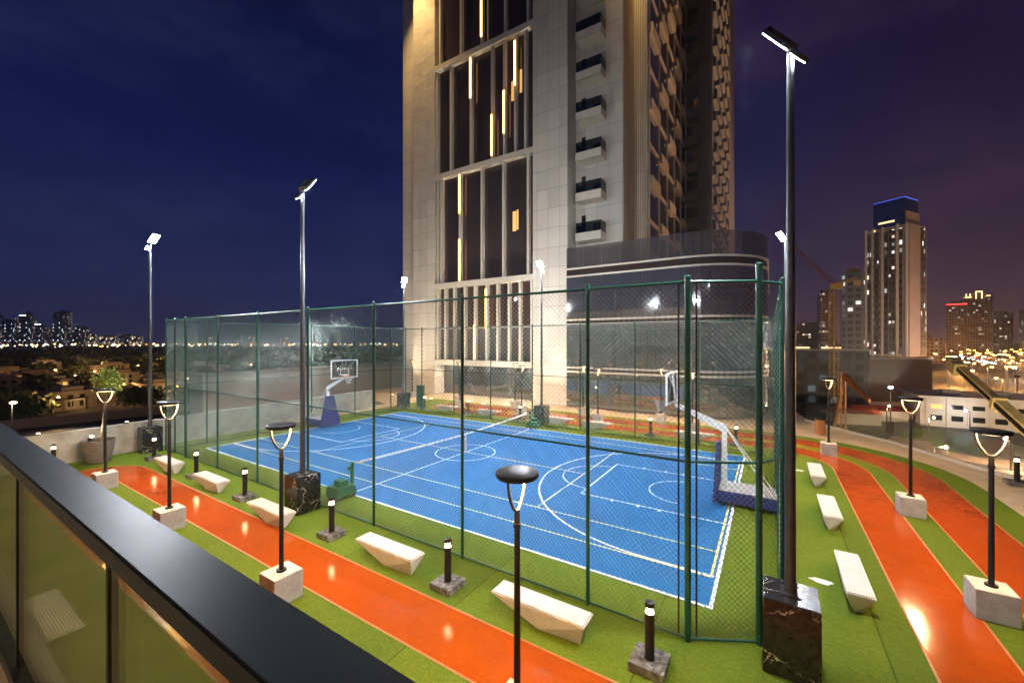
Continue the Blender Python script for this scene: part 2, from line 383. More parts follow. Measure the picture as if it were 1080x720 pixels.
def ring(r):   # rounded ring line round the cage, open at the far left
    return [(-10.4,-6.8-r)] + arc(12.6,-6.8,r,-90,0,14) + arc(12.6,6.5,r,0,90,14) + [(-10.4,6.5+r)]
pm = MB(); em = MB()
for r0, r1 in ((2.8,4.05),(4.8,6.3)):
    pm.strip(ring(r0), ring(r1), .021)
    em.band(ring(r0), .045, .025); em.band(ring(r1), .045, .025)
for cy in (-11.35, 11.05):
    r_in, r_out = .375, 1.75
    pm.strip(arc(-10.4,cy,r_in,90,270,18), arc(-10.4,cy,r_out,90,270,18), .021)
    em.band(arc(-10.4,cy,r_out,90,270,18), .06, .025)
struct('running_path', pm, T['path']); struct('path_edging', em, T['edging'])
struct('balcony_floor', MB().bb(-6,22,-18.4,-15.62,3.70,3.92), T['pave'])

# ------------------------------------------------------------------ foreground balcony railing and the building behind the camera
b = thing('balcony_building', 'cream wall of the building below and behind the near balcony', 'building', (0,-18.6,0))
MB().bb(-20,24,-.2,.2,-.0,11).build('wall', T['plaster'], b)
MB().bb(-6,22,.2,2.6,-.0,3.68).build('base_wall', T['plaster'], b)
MB().bb(-20,24,.2,2.4,6.9,7.1).build('soffit', T['plaster'], b)
for x in (4, 10.5, 17):
    cl = MB().lathe([(.12,6.84),(.12,6.895)],(x,1.1,0),20).build('ceiling_light', T['ledwarm'], b)
    lamp('balcony_lamp','AREA',(x,1.1,6.82),14,(1,.84,.56),.22,(0,0,-1),b)
rl = thing('balcony_railing', 'charcoal metal balcony railing with bronze tinted glass in the near left foreground', 'railing', (0,-15.74,3.92))
MB().bb(-6,20,-.066,.066,1.086,1.14).build('top_rail', T['railtop'], rl, bevel=.005)
MB().bb(-6,20,-.035,.035,.0,.06).build('bottom_channel', T['dark'], rl)
xs = [-6,-3.6,-1.2,1.2,3.6,6.0,8.4,9.9,11.36,12.82,15.1,17.4,20]
for a, c in zip(xs, xs[1:]):
    MB().bb(a+.012,c-.012,-.008,.008,.05,1.095).build('glass_panel', T['fglass'], rl)
    if c < 20: MB().bb(c-.011,c+.011,-.012,.012,.05,1.095).build('joint_seal', T['dark'], rl)

# ------------------------------------------------------------------ cage fence
ZT = 6.72; ZM = 3.36
near = [(-12.3,-7.95),(-11,-7.95),(-7.58,-7.95),(-4.1,-7.95),(-.62,-7.95),(2.87,-7.95),(6.33,-7.95),(9.77,-7.95),(11.75,-7.95)]
right = [(12.88,-7.34),(13.25,-6.7),(13.25,-3.35),(13.25,0),(13.25,3.35),(13.25,6.7)]
far = [(12.6,7.6),(9.77,7.95),(6.33,7.95),(2.87,7.95),(-.62,7.95),(-4.1,7.95),(-7.58,7.95),(-11,7.95)]
left = [(-12.5,7.6),(-13.25,6.7),(-13.28,3.3),(-13.3,-.1),(-13.3,-3.5),(-13.3,-6.2),(-13.3,-8.0)]
loop = near+right+far+left
fc = thing('court_fence', 'tall dark green chain link cage fence around the blue sports court', 'fence')
big = {(11.75,-7.95),(12.88,-7.34),(-11,-7.95)}
for p in loop:
    r = .058 if p in big else .042
    m = MB().tube((*p,.0),(*p,ZT+(.32 if p == (12.88,-7.34) else .1)), r, n=12)
    m.tube((*p,ZT+(.32 if p == (12.88,-7.34) else .1)),(*p,ZT+(.35 if p == (12.88,-7.34) else .13)), r*1.15, r*.4, n=12)
    for z in (.15,1.2,2.3,ZM,4.5,5.6,ZT-.08): m.tube((*p,z),(*p,z+.05), r+.008, n=12)
    m.build('post', T['fence'], fc, smooth=True)
S = .108
def wires(p0, p1, z0, z1):
    a, b = Vector((*p0,0)), Vector((*p1,0)); L = (b-a).length; d = (b-a)/L; nrm = Vector((-d.y,d.x,0))
    H = z1-z0; m = MB(); rr = .0042
    k = int((L+H)/S)+2
    for sg in (1,-1):
        for i in range(k):
            s0 = i*S - (H if sg > 0 else 0)      # foot of the wire at z0
            u0, u1 = s0, s0+sg*H; t0, t1 = 0., 1.
            if sg > 0:
                if u0 < 0: t0 = -u0/H
                if u1 > L: t1 = (L-u0)/H
            else:
                if u0 > L: t0 = (u0-L)/H
                if u1 < 0: t1 = u0/H
            if t1-t0 < .01: continue
            off = nrm*(sg*.003)
            A = a+d*(u0+sg*H*t0)+off; B = a+d*(u0+sg*H*t1)+off
            A.z = z0+H*t0; B.z = z0+H*t1
            m.tube(A, B, rr, n=3, cap=False)
    return m
for p, q in zip(loop, loop[1:]+loop[:1]):
    d = Vector(q)-Vector(p); d = d.normalized()*.05
    P, Q = (p[0]+d.x,p[1]+d.y), (q[0]-d.x,q[1]-d.y)
    m = wires(P, Q, .08, ZM-.03); m2 = wires(P, Q, ZM+.03, ZT-.03); m.add(m2.v, m2.f)
    m.build('wire_mesh', T['wire'], fc)
    MB().tube((*P,ZT),(*Q,ZT),.03).build('top_rail', T['fence'], fc, smooth=True)
    MB().tube((*P,ZM),(*Q,ZM),.026).build('mid_rail', T['fence'], fc, smooth=True)
    MB().tube((*P,.06),(*Q,.06),.024).build('bottom_rail', T['fence'], fc, smooth=True)
for dx in (-.16,.14):
    x, yv = 11.75+dx, -7.95 + max(0,dx)*.54
    MB().tube((x,yv,.1),(x,yv,ZT-.03),.017,n=6).build('tension_bar', T['black'], fc)

# ------------------------------------------------------------------ floodlight masts
def floodlight(label, loc, toward, zpl=1.27, sz=.8):
    rz = math.atan2(toward[1], toward[0])
    t = thing('floodlight_mast', label, 'floodlight', loc, rz, 'floodlight masts round the sports court')
    pl = MB().box((0,0,zpl/2),(sz,sz,zpl),-rz).build('marble_plinth', T['marble'], t, bevel=.012)
    MB().box((0,0,zpl+.012),(.3,.3,.024),-rz).build('base_plate', T['pole'], pl)
    MB().tube((0,0,zpl),(0,0,5),.085,.075,16).tube((0,0,5),(0,0,10.45),.075,.055,16).tube((0,0,zpl+.02),(0,0,zpl+.22),.1,.09,16).build('pole', T['pole'], t, smooth=True)
    tilt = R(54); ca, sa = math.cos(tilt), math.sin(tilt)
    rm = Matrix.Rotation(-tilt, 3, 'Y')
    def P(a, n_): return (a*ca - n_*sa, 0, 10.62 + a*sa + n_*ca)     # along the panel, along its normal
    MB().box(P(-.01,-.0),(.5,.05,.06),rot=rm).tube((0,0,10.4),P(0,.0),.06,.05,12).build('bracket', T['pole'], t)
    hd = MB().box(P(.34,.03),(.54,.44,.07),rot=rm)
    for i in range(6): hd.box(P(.12+i*.088,.09),(.018,.42,.06),rot=rm)
    hd = hd.build('lamp_head', T['pole'], t)
    MB().box(P(.34,-.012),(.50,.40,.012),rot=rm).build('led_panel', T['ledw'], hd)
    h2 = MB().box(P(-.22,.02),(.24,.26,.07),rot=rm).build('lamp_head', T['pole'], t)
    MB().box(P(-.22,-.022),(.2,.22,.012),rot=rm).build('led_panel', T['ledw'], h2)
    nv = (sa, 0, -ca)
    lamp('flood_lamp','AREA',P(.34,-.04),FLOOD,(.88,.94,1.0),.42,nv,t)
    return t
FLOOD = 1250
floodlight('tall floodlight mast nearest the camera on a brown black marble plinth right of the fence', (13.35,-7.62,0), (-.87,.5))
floodlight('floodlight mast on veined black marble plinth between the second and third near white benches', (-.15,-8.42,0), (0,1), 1.2)
floodlight('floodlight mast at the left end of the court beside the potted tree', (-13.75,-8.52,0), (.87,.5))
floodlight('floodlight mast at the far left corner of the court beside the tower column', (-13.5,8.3,0), (.87,-.5))
floodlight('floodlight mast at the middle of the far side in front of the tower', (-.2,8.5,0), (0,-1))
floodlight('floodlight mast at the far right corner, half hidden behind the nearest mast', (13.7,8.4,0), (-.87,-.5))

# ------------------------------------------------------------------ path lamps
def path_lamp():
    t = thing('path_lamp', '', 'lamp post', group='wishbone path lamps along the orange running path')
    MB().box((0,0,.3),(.62,.62,.6)).build('concrete_block', T['concrete'], t, bevel=.01)
    MB().tube((0,0,.6),(0,0,2.0),.05,.045,14).tube((0,0,2.0),(0,0,3.27),.045,.04,14).tube((0,0,.6),(0,0,.64),.1,n=14).tube((0,0,3.02),(0,0,3.08),.055,n=14).build('pole', T['dark'], t, smooth=True)
    for s in (-1,1):
        pts = [(s*x,0,z) for x,z in ((.02,3.24),(.09,3.30),(.16,3.41),(.21,3.55),(.235,3.72))]
        a = MB().pipe(pts,.022).build('arm', T['dark'], t, smooth=True)
        MB().pipe([(x-s*.016,0,z) for x,_,z in pts[1:]],.009,6).build('light_strip', T['ledarm'], a)
    c = MB().lathe([(.02,3.80),(.285,3.795),(.30,3.785),(.30,3.735),(.285,3.715)],n=36).build('lamp_head', T['dark'], t, smooth=True)
    MB().lathe([(.20,3.700),(.20,3.714)],n=24).build('diffuser', T['ledwarm'], c)
    lamp('path_light','AREA',(0,0,3.69),PATHL,(1,.63,.29),.4,(0,0,-1),t)
    return t
PATHL = 205
lp = path_lamp()
LL = [((-8.5,-11.35),'path lamp standing in front of the big potted tree, farthest left of the near row'),
      ((-2.2,-11.35),'path lamp left of the black marble plinth, second from the left in the near row'),
      ((4.05,-11.35),'path lamp on a pale block just above the dark rail, third in the near row'),
      ((10.1,-11.35),'nearest path lamp at the bottom centre, its dark round cap seen from above'),
      ((16.87,-3.86),'path lamp on a large pale block at the right edge between two orange lanes'),
      ((16.9,1.95),'path lamp in the middle of the right hand orange lanes'),
      ((15.5,9.35),'farthest path lamp on the right hand bend beside the near mast'),
      ((9.0,11.0),'path lamp on the far path before the mirrored hall, right of the far hoop'),
      ((2.9,11.0),'path lamp on the far path before the mirrored hall, left of the right hoop'),
      ((-3.3,11.0),'path lamp on the far path right of the glazed tower bay'),
      ((-9.5,11.0),'path lamp on the far path before the glazed tower bay'),
      ((-17.8,13.4),'path lamp farthest away at the tower left column'),
      ((-11.6,13.4),'path lamp on the beige paving before the left half of the glazed lobby'),
      ((-5.4,13.4),'path lamp on the beige paving before the right half of the glazed lobby'),
      ((.8,13.4),'path lamp on the beige paving at the left end of the mirrored hall'),
      ((6.6,13.4),'path lamp on the beige paving before the middle of the mirrored hall')]
rots = [PI/2]*4+[0,0,R(45)]+[PI/2]*9
for i, ((x, yy), lb) in enumerate(LL):
    if i == 0: lp.location = (x,yy,.016); lp.rotation_euler.z = rots[0]; lp['label'] = lb; o = lp
    else: o = dup(lp, (x,yy,.016), rots[i], lb)
    for c in o.children:
        if c.name.startswith('concrete_block'): c.rotation_euler.z = -rots[i]

# ------------------------------------------------------------------ bollard lights
def bollard():
    t = thing('bollard_light', '', 'bollard', group='black bollard lights on marble slabs')
    MB().box((0,0,.075),(.58,.58,.15)).build('marble_slab', T['greymarble'], t, bevel=.008)
    MB().tube((0,0,.15),(0,0,.93),.08,n=20).tube((0,0,.15),(0,0,.18),.09,n=20).build('body', T['dark'], t, smooth=True)
    MB().lathe([(.072,.93),(.055,.96),(.055,1.02),(.07,1.03)],n=20).build('diffuser', T['ledbol'], t, smooth=True)
    MB().lathe([(.078,1.03),(.08,1.06),(.078,1.11),(.05,1.125)],n=20).build('cap', T['dark'], t, smooth=True)
    return t
bl = bollard()
BB = [((-11.7,-8.95),'bollard light beside the black plinth at the left end, farthest of the near row'),
      ((-7.0,-8.95),'bollard light between the two farthest benches of the near row'),
      ((-2.75,-9.02),'bollard light between the second bench and the veined black marble plinth'),
      ((2.4,-9.05),'bollard light between the green net winder and the long fourth bench'),
      ((6.85,-9.1),'bollard light between the two nearest benches of the near row'),
      ((11.3,-8.95),'nearest bollard light, left of the big brown marble plinth'),
      ((-11.4,8.7),'bollard light at the far left beside the green cabinet'),
      ((-6.9,8.9),'bollard light between the two far benches'),
      ((-2.1,8.8),'bollard light left of the far middle plinth'),
      ((7.0,8.9),'bollard light beyond the fence left of the right hoop arm'),
      ((11.5,8.9),'bollard light beyond the fence right of the right hoop mast'),
      ((-13.4,-11.9),'bollard light by the concrete wall left of the potted tree'),
      ((21.2,7.9),'bollard light on the beige walkway at the right picture edge')]
for i, ((x, yy), lb) in enumerate(BB):
    if i == 0: bl.location = (x,yy,.016); bl['label'] = lb
    else: dup(bl, (x,yy,.016), 0, lb)

# ------------------------------------------------------------------ faceted benches
def bench():
    t = thing('bench', '', 'bench', group='white faceted stone benches')
    top = [(-1.02,-.235,.40),(1.02,-.235,.40),(1.02,.235,.40),(-1.02,.235,.40)]
    bot = [(.03,-.17,0),(.9,-.10,0),(.84,.05,0),(0,.05,0)]
    MB().hull(top+bot).build('body', T['white'], t, bevel=.007)
    m = MB().bb(-1.02,1.02,-.235,.235,.402,.425)
    for i in range(11): m.bb(-1.0,1.0,-.222+i*.0405,-.194+i*.0405,.425,.452)
    m.build('slatted_top', T['white'], t)
    return t
bn = bench()
BN = [((-9.1,-9.2),0,'white faceted bench farthest left in the near row beside the orange path'),
      ((-5.0,-9.2),0,'white faceted bench second from the left in the near row'),
      ((-.15,-9.45),0,'white faceted bench in front of the veined black marble plinth'),
      ((4.9,-9.12),0,'white faceted bench between two bollards near the picture centre'),
      ((9.2,-9.03),0,'nearest white faceted bench, partly behind the nearest path lamp'),
      ((14.62,4.35),-PI/2,'small looking white bench farthest up the right hand lawn'),
      ((14.62,0.05),-PI/2,'middle one of three white benches on the right hand lawn'),
      ((14.62,-4.35),-PI/2,'nearest of three white benches on the right hand lawn'),
      ((-9.1,8.9),PI,'white bench on the far side right of the green cabinet'),
      ((-5.0,8.95),PI,'white bench on the far side before the glazed tower bay'),
      ((.9,9.05),PI,'white bench behind the far middle plinth'),
      ((3.6,9.0),PI,'white bench on the far side seen just left of the right hoop'),
      ((9.4,9.0),PI,'white bench on the far side under the right hoop arm'),
      ((1.5,-14.3),PI,'white bench on the turf behind the near glass railing'),
      ((20.4,2.6),PI/2,'white bench on the walkway cut by the right picture edge')]
for i, ((x, yy), rz, lb) in enumerate(BN):
    if i == 0: bn.location = (x,yy,.016); bn['label'] = lb
    else: dup(bn, (x,yy,.016), rz, lb)

# ------------------------------------------------------------------ portable basketball hoops (built facing +x)
def hoop():
    t = thing('basketball_hoop', '', 'basketball hoop', group='portable basketball hoops')
    bs = MB().bb(-1.75,0.05,-.62,.62,.13,.52).build('base', T['navy'], t, bevel=.03)
    MB().bb(-1.72,.0,-.59,.59,.521,.535).build('base_top', T['greytop'], bs)
    for x in (-1.5,-.2):
        for s in (-.5,.5): MB().tube((x,s-.03,.075),(x,s+.03,.075),.06,n=12).tube((x,s,.075),(x,s,.14),.02,n=6).build('caster', T['black'], t)
    MB().hull([(.06,-.72,.12),(.06,.72,.12),(.16,-.72,.12),(.16,.72,.12),(-.02,-.28,2.05),(-.02,.28,2.05),(.10,-.28,2.05),(.10,.28,2.05)]).build('front_pad', T['navy'], t)
    MB().box((-.14,0,1.55),(.16,.16,2.1)).build('mast', T['steelw'], t)
    MB().hull([(-.22,-.07,2.5),(-.22,.07,2.5),(-.08,-.07,2.42),(-.08,.07,2.42),(-.2,-.07,2.66),(-.2,.07,2.66),(1.52,-.06,3.34),(1.52,.06,3.34),(1.52,-.06,3.2),(1.52,.06,3.2)]).build('arm', T['steelw'], t)
    for s in (-.28,.28): MB().tube((-.2,s*.3,2.55),(-1.55,s*1.5,.55),.022).build('brace', T['steelw'], t)
    bd = MB()
    x0 = 1.62
    for s in (-1,1): bd.bb(x0-.03,x0+.03,s*.93-.03,s*.93+.03,3.3,4.46)
    bd.bb(x0-.029,x0+.029,-.9,.9,3.3,3.36).bb(x0-.029,x0+.029,-.9,.9,4.40,4.46)
    fr = bd.build('backboard_frame', T['steelw'], t)
    MB().bb(x0-.008,x0+.008,-.9,.9,3.36,4.40).build('glass', T['acrylic'], fr)
    k = MB()
    for s in (-1,1): k.bb(x0+.01,x0+.016,s*.29-.025,s*.29+.025,3.47,3.92)
    k.bb(x0+.01,x0+.016,-.29,.29,3.47,3.52).bb(x0+.0105,x0+.0165,-.265,.265,3.87,3.92)
    k.build('target_square', T['steelw'], fr)
    for s in (-1,1):
        MB().pipe([(1.45,s*.05,3.3),(1.42,s*.3,3.6),(1.5,s*.55,4.1),(x0-.03,s*.75,4.38)],.022).build('support', T['steelw'], t)
        MB().tube((1.5,s*.04,3.3),(x0-.03,s*.12,4.4),.02).build('support', T['steelw'], t)
    rm = MB(); n = 24
    for i in range(n):
        a0, a1 = 2*PI*i/n, 2*PI*(i+1)/n
        rm.tube((x0+.40+.235*math.cos(a0),.235*math.sin(a0),3.42),(x0+.40+.235*math.cos(a1),.235*math.sin(a1),3.42),.014,n=6)
    rm.bb(x0+.016,x0+.17,-.09,.09,3.34,3.44)
    rm.build('rim', T['rim'], t)
    nt_ = MB(); k = 12
    def np_(j, i):
        f = j/4; r = .235-.115*min(1,f*1.3); a = 2*PI*(i+(j%2)*.5)/k
        return (x0+.40+r*math.cos(a), r*math.sin(a), 3.41-.45*f)
    for j in range(4):
        for i in range(k):
            nt_.tube(np_(j,i), np_(j+1,i), .007, n=3); nt_.tube(np_(j,i), np_(j+1,i-1 if j%2 == 0 else i+1), .007, n=3)
    nt_.build('net', T['netw'], t)
    return t
h = hoop(); h.location = (-11.55,0.05,.02); h['label'] = 'white and navy portable basketball hoop at the far left end of the court'
dup(h, (11.55,.0,.02), PI, 'white and navy portable basketball hoop at the near right end, seen from behind')

# ------------------------------------------------------------------ net and its winch posts
t = thing('tennis_net', 'dark sagging tennis net with white top band across the blue court', 'net', (0,0,.024))
def zt(yv): return .92 + .16*(abs(yv)/6.5)**1.6
m = MB(); ys = [-6.45+i*.06 for i in range(216)]
for yv in ys: m.tube((0,yv,.04),(0,yv,zt(yv)-.03),.0016,n=3,cap=False)
for k in range(18):
    f = k/17.
    for i in range(0,210,10): m.tube((0,ys[i],.04+f*(zt(ys[i])-.07)),(0,ys[i+10] if i+10<len(ys) else ys[-1],.04+f*(zt(ys[min(i+10,215)])-.07)),.0016,n=3,cap=False)
m.build('net_mesh', T['netd'], t)
m = MB()
for i in range(0,210,6):
    a, c = ys[i], ys[min(i+6,215)]
    m.add([(x,yy,zt(yy)+z) for yy in (a,c) for x,z in ((-.02,-.04),(.02,-.04),(.02,.035),(-.02,.035))],[(0,1,5,4),(1,2,6,5),(2,3,7,6),(3,0,4,7)])
m.build('top_band', T['netw'], t)
MB().bb(-.03,.03,-.035,.035,.01,.94).build('centre_strap', T['netw'], t)
def winch(label, loc, rz):
    t = thing('net_post', label, 'net post', loc, rz, 'green wheeled net posts')
    MB().box((0,0,.56),(.11,.11,1.12)).tube((0,0,1.12),(0,0,1.16),.06,.03).build('post', T['green'], t, bevel=.01)
    MB().box((.1,0,.95),(.1,.1,.16)).tube((.1,-.05,.95),(.1,-.22,.95),.012).tube((.1,-.22,.95),(.1,-.22,.84),.012).build('winder', T['green'], t)
    MB().hull([(.05,-.35,.12),(.05,.35,.12),(.85,-.35,.12),(.85,.35,.12),(.12,-.33,.42),(.12,.33,.42),(.8,-.33,.42),(.8,.33,.42)]).build('ballast_box', T['green'], t)
    MB().bb(.3,.62,-.2,.2,.42,.62).build('ballast_block', T['green'], t)
    for x in (.15,.75):
        for s in (-.3,.3): MB().tube((x,s-.035,.07),(x,s+.035,.07),.07,n=12).build('wheel', T['black'], t)
winch('green wheeled net post with ballast near the veined marble plinth', (0,-6.62,.024), -PI/2)
winch('green wheeled net post at the far side before the far plinth', (0,6.62,.024), PI/2)

# ------------------------------------------------------------------ left wall, planter, tree, cabinet
t = thing('parapet_wall', 'stained concrete parapet wall along the left end of the terrace', 'wall')
a, c = Vector((-14.05,-13.6,0)), Vector((-15.9,7.2,0)); d = (c-a).normalized(); n_ = Vector((-d.y,d.x,0))
q = [(a).to_2d(), (c).to_2d(), (c+n_*.25).to_2d(), (a+n_*.25).to_2d()]
MB().prism([tuple(p) for p in q],0,1.42).build('wall', T['wallc'], t)
q = [(a-n_*.03).to_2d(), (c-n_*.03).to_2d(), (c+n_*.28).to_2d(), (a+n_*.28).to_2d()]
MB().prism([tuple(p) for p in q],1.42,1.48).build('coping', T['wallc'], t)
for yy in (-12.2,-9.2):
    f = (yy+13.6)/20.8; p = a.lerp(c,f)+n_*.12
    u = thing('wall_light', 'small glowing uplight on the parapet, %s of the potted tree' % ('left' if yy < -11 else 'right'), 'light', (p.x,p.y,1.48))
    MB().lathe([(.07,0),(.07,.07)],n=14).build('housing', T['dark'], u); MB().lathe([(.055,.07),(.05,.1)],n=14).build('lens', T['ledwarm'], u)
t = thing('planter', 'big round grey brown bowl planter on the turf at the left', 'planter', (-13.42,-10.5,.016))
MB().lathe([(.36,0),(.44,.12),(.53,.5),(.585,.95),(.59,1.05),(.54,1.05),(.525,.98)],n=36,cap1=False).build('bowl', T['planter'], t, smooth=True)
MB().lathe([(.01,.97),(.53,.97)],n=30,cap0=False,cap1=False).build('soil', T['soil'], t)
u = thing('planter_spotlight', 'small bright spotlight in the planter at the foot of the tree', 'light', (-13.42,-10.82,.975))
MB().tube((0,0,0),(0,0,.12),.02).tube((0,0,.12),(.03,.1,.24),.06,.07,12).build('housing', T['dark'], u)
MB().lathe([(.065,.0),(.07,.04),(.04,.07)],(.03,.1,.245),14).build('lens', T['coolhead2'], u)
lamp('tree_uplight','SPOT',(.05,.12,.3),950,(1,.82,.40),.05,(.08,.2,1),u,spot=120)
tr = thing('potted_tree', 'small leafy tree with a leaning bare trunk growing in the bowl planter', 'tree', (-13.3,-10.4,.97))
MB().pipe([(0,0,0),(.03,.04,.9),(.09,.13,1.8),(.12,.2,2.75)],.05,10).build('trunk', T['trunk'], tr, smooth=True)
limb = MB(); lf = MB(); rnd = random.Random(3)
def leaf(mb, c, s, rnd):
    a = Vector((rnd.gauss(0,1),rnd.gauss(0,1),rnd.gauss(0,.6))).normalized(); b_ = a.orthogonal().normalized()
    b_ = Matrix.Rotation(rnd.uniform(0,6.28),3,a) @ b_
    e = a.cross(b_)*.35
    mb.add([c, c+b_*s*.5+e*s*.7, c+b_*s, c+b_*s*.5-e*s*.7],[(0,1,2,3)])
for i in range(26):
    an = rnd.uniform(0,6.28); el = rnd.uniform(.0,1.35); ln = rnd.uniform(.3,.62)*(1 if el < .9 else 1.15)
    s0 = Vector((.12,.2,2.75))-Vector((0,0,rnd.uniform(0,.35)))
    e_ = s0+Vector((math.cos(an)*math.cos(el),math.sin(an)*math.cos(el),math.sin(el)*1.25))*ln
    limb.tube(s0,e_,.022,.008,5)
    for k in range(70):
        f = rnd.uniform(.35,1.08); p = s0.lerp(e_,f)+Vector((rnd.gauss(0,.10),rnd.gauss(0,.10),rnd.gauss(0,.10)))
        leaf(lf, p, rnd.uniform(.10,.18), rnd)
limb.build('branches', T['trunk'], tr); lf.build('crown', T['leaf'], tr)
t = thing('utility_cabinet', 'narrow dark green utility cabinet beyond the far left corner of the fence', 'cabinet', (-12.3,9.1,.016))
MB().bb(-.3,.3,-.2,.2,.08,1.85).bb(-.34,.34,-.24,.24,0,.08).bb(-.32,.32,-.22,.22,1.85,1.9).build('body', T['fence'], t, bevel=.01)
MB().bb(-.26,-.01,-.215,-.2,.15,1.8).bb(.01,.26,-.215,-.2,.15,1.8).build('door', T['fence'], t)
t = thing('litter_bin', 'brown slatted litter bin on the beige walkway beside the farthest right lamp', 'bin', (15.6,14.6,0))
m = MB().lathe([(.2,.05),(.2,.1)],n=20)
for i in range(16): m.box((.24*math.cos(2*PI*i/16),.24*math.sin(2*PI*i/16),.5),(.03,.07,.86),2*PI*i/16)
m.build('body', M('bin_timber',(.36,.15,.05),.5), t); MB().lathe([(.27,.93),(.27,1.0),(.17,1.02)],n=20).build('rim', T['dark'], t)
for i, (x, yy, lb) in enumerate(((14.05,-4.25,'irregular white patch on the turf beside the nearest right bench'),(14.1,5.5,'white patch on the turf beside the farthest right bench'))):  # flat white patches on the turf, of unknown kind
    rnd = random.Random(i); pts = []
    for k in range(12):
        an = 2*PI*k/12; rr = rnd.uniform(.07,.17); pts.append((rr*1.6*math.cos(an),rr*math.sin(an)))
    tag(MB().prism(pts,0,.012).build('white_patch', T['white']), lb, 'ground mark').location = (x,yy,.017)

# glass balustrade along the walkway edge
t = thing('glass_balustrade', 'clear glass balustrade curving along the outer edge of the beige walkway', 'balustrade')
bp = [(15.2,19.6),(16.9,16.7),(18.8,14.1),(20.12,11.45),(21.45,8.85),(21.75,6.9),(21.75,4.4),(21.75,1.9),(21.75,-.6),(21.75,-3.1),(21.75,-5.6),(21.75,-8.1)]
fine = []
for p, q in zip(bp, bp[1:]):
    dv = (Vector(q)-Vector(p)).normalized()*.012; nv = Vector((-dv.y,dv.x)).normalized()*.01
    A, B = Vector(p)+dv, Vector(q)-dv
    MB().prism([tuple(A+nv),tuple(B+nv),tuple(B-nv),tuple(A-nv)],.12,1.45).build('glass_panel', T['bglass'], t)
k = MB(); A, B = offset(bp,.07), offset(bp,-.07)
for i in range(len(bp)-1): k.prism([A[i],A[i+1],B[i+1],B[i]],0,.14)
k.build('kerb', T['concrete'], t)

# ------------------------------------------------------------------ the big tower
tw = thing('apartment_tower', 'tall beige apartment tower with dark glazed bays and stacked balconies behind the court', 'tower')
H = 84
MB().bb(-20.85,-17.6,16.5,26,0,H).build('stone_column', T['stonew'], tw)
MB().bb(-23.5,-20.86,17.4,26,0,H).build('stone_column', T['stone'], tw)
MB().bb(-5.42,-1.95,16.5,22,0,H).build('stone_column', T['stone'], tw)
MB().bb(-20,2.38,18.4,46,0.01,H-1).bb(2.381,3.58,21.54,46,.01,H-1).build('wall', T['stone'], tw)
MB().bb(3.4,6.75,41.5,80,.01,H+4).build('wall', T['brownclad'], tw)
bz = [3.48,11.63,23.37,35.1,46.84,58.6,70.3]
for z in bz: MB().bb(-17.6,-5.42,16.48,17.6,z-.28,z+.28).build('spandrel_band', T['alum'], tw)
fins = {0:[460,467.7,477,488,498.7,511,522.7,535,547,560], 1:[460,463.5,483,506,529,556], 2:[459,473.5,494.5,517,530,542,553], 3:[462,484,506,531,556], 4:[460,478,500,530,555], 5:[462,484,506,531,556]}
fx = {}
for b_, us in fins.items():        # fin positions along the facade were measured once and are plain metres here
    fx[b_] = [ (-17.55 + (12.1)*(((u-458)/(562-458))*1.0)*(1.19-.19*((u-458)/104))) for u in us]
for b_ in range(6):
    z0, z1 = bz[b_]+.28, bz[b_+1]-.28
    edges = [-17.6]+fx[b_]+[-5.42]
    for a_, c_ in zip(edges, edges[1:]):
        if c_-a_ < .3: continue
        MB().bb(a_+.0,c_,17.05,17.1,z0,z1).build('window', T['tglass'], tw)
    for x in fx[b_]: MB().bb(x-.11,x+.11,16.6,17.04,z0,z1).build('fin', T['alum'], tw)
    if b_ == 0: MB().bb(-17.6,-5.42,16.95,17.03,7.02,7.2).build('transom', T['alum'], tw)
for b_, i, z0, z1 in ((3,1,42.2,46.4),(3,2,36.2,40.7),(2,5,30.0,34.2),(2,2,30.5,34.6),(2,4,25.8,29.9),(2,3,24.0,28.0),(1,2,19.0,23.0),(1,2,12.0,16.3),(0,5,6.9,10.9),(0,4,3.9,7.4),(4,3,48,52),(4,1,50,54)):
    x = fx[b_][i]; MB().bb(x-.085,x+.085,16.5,16.595,z0,z1).build('light_strip', T['strip'], tw)
for x0, x1, z0, z1 in ((-8.1,-7.75,28.9,30.8),(-7.15,-6.9,29.4,31.6),(-7.95,-7.55,16.3,18.2),(-7.5,-7.3,16.4,18.3)):
    MB().bb(x0,x1,17.02,17.045,z0,z1).build('lit_window', T['litwin'], tw)
MB().bb(-17.6,-5.42,18.0,18.1,0,3.2).build('lobby_glazing', T['wglass'], tw)
MB().bb(-17.6,-5.42,17.1,18.4,3.2,3.5).build('soffit', T['alum'], tw)
for i in range(5):
    x = -16.2+i*2.4
    MB().lathe([(.14,3.17),(.14,3.2)],(x,17.6,0),14).build('soffit_light', T['ledw'], tw)
    lamp('soffit_lamp','AREA',(x,17.6,3.14),60,(1,.88,.7),.25,(0,-.35,-1),tw)
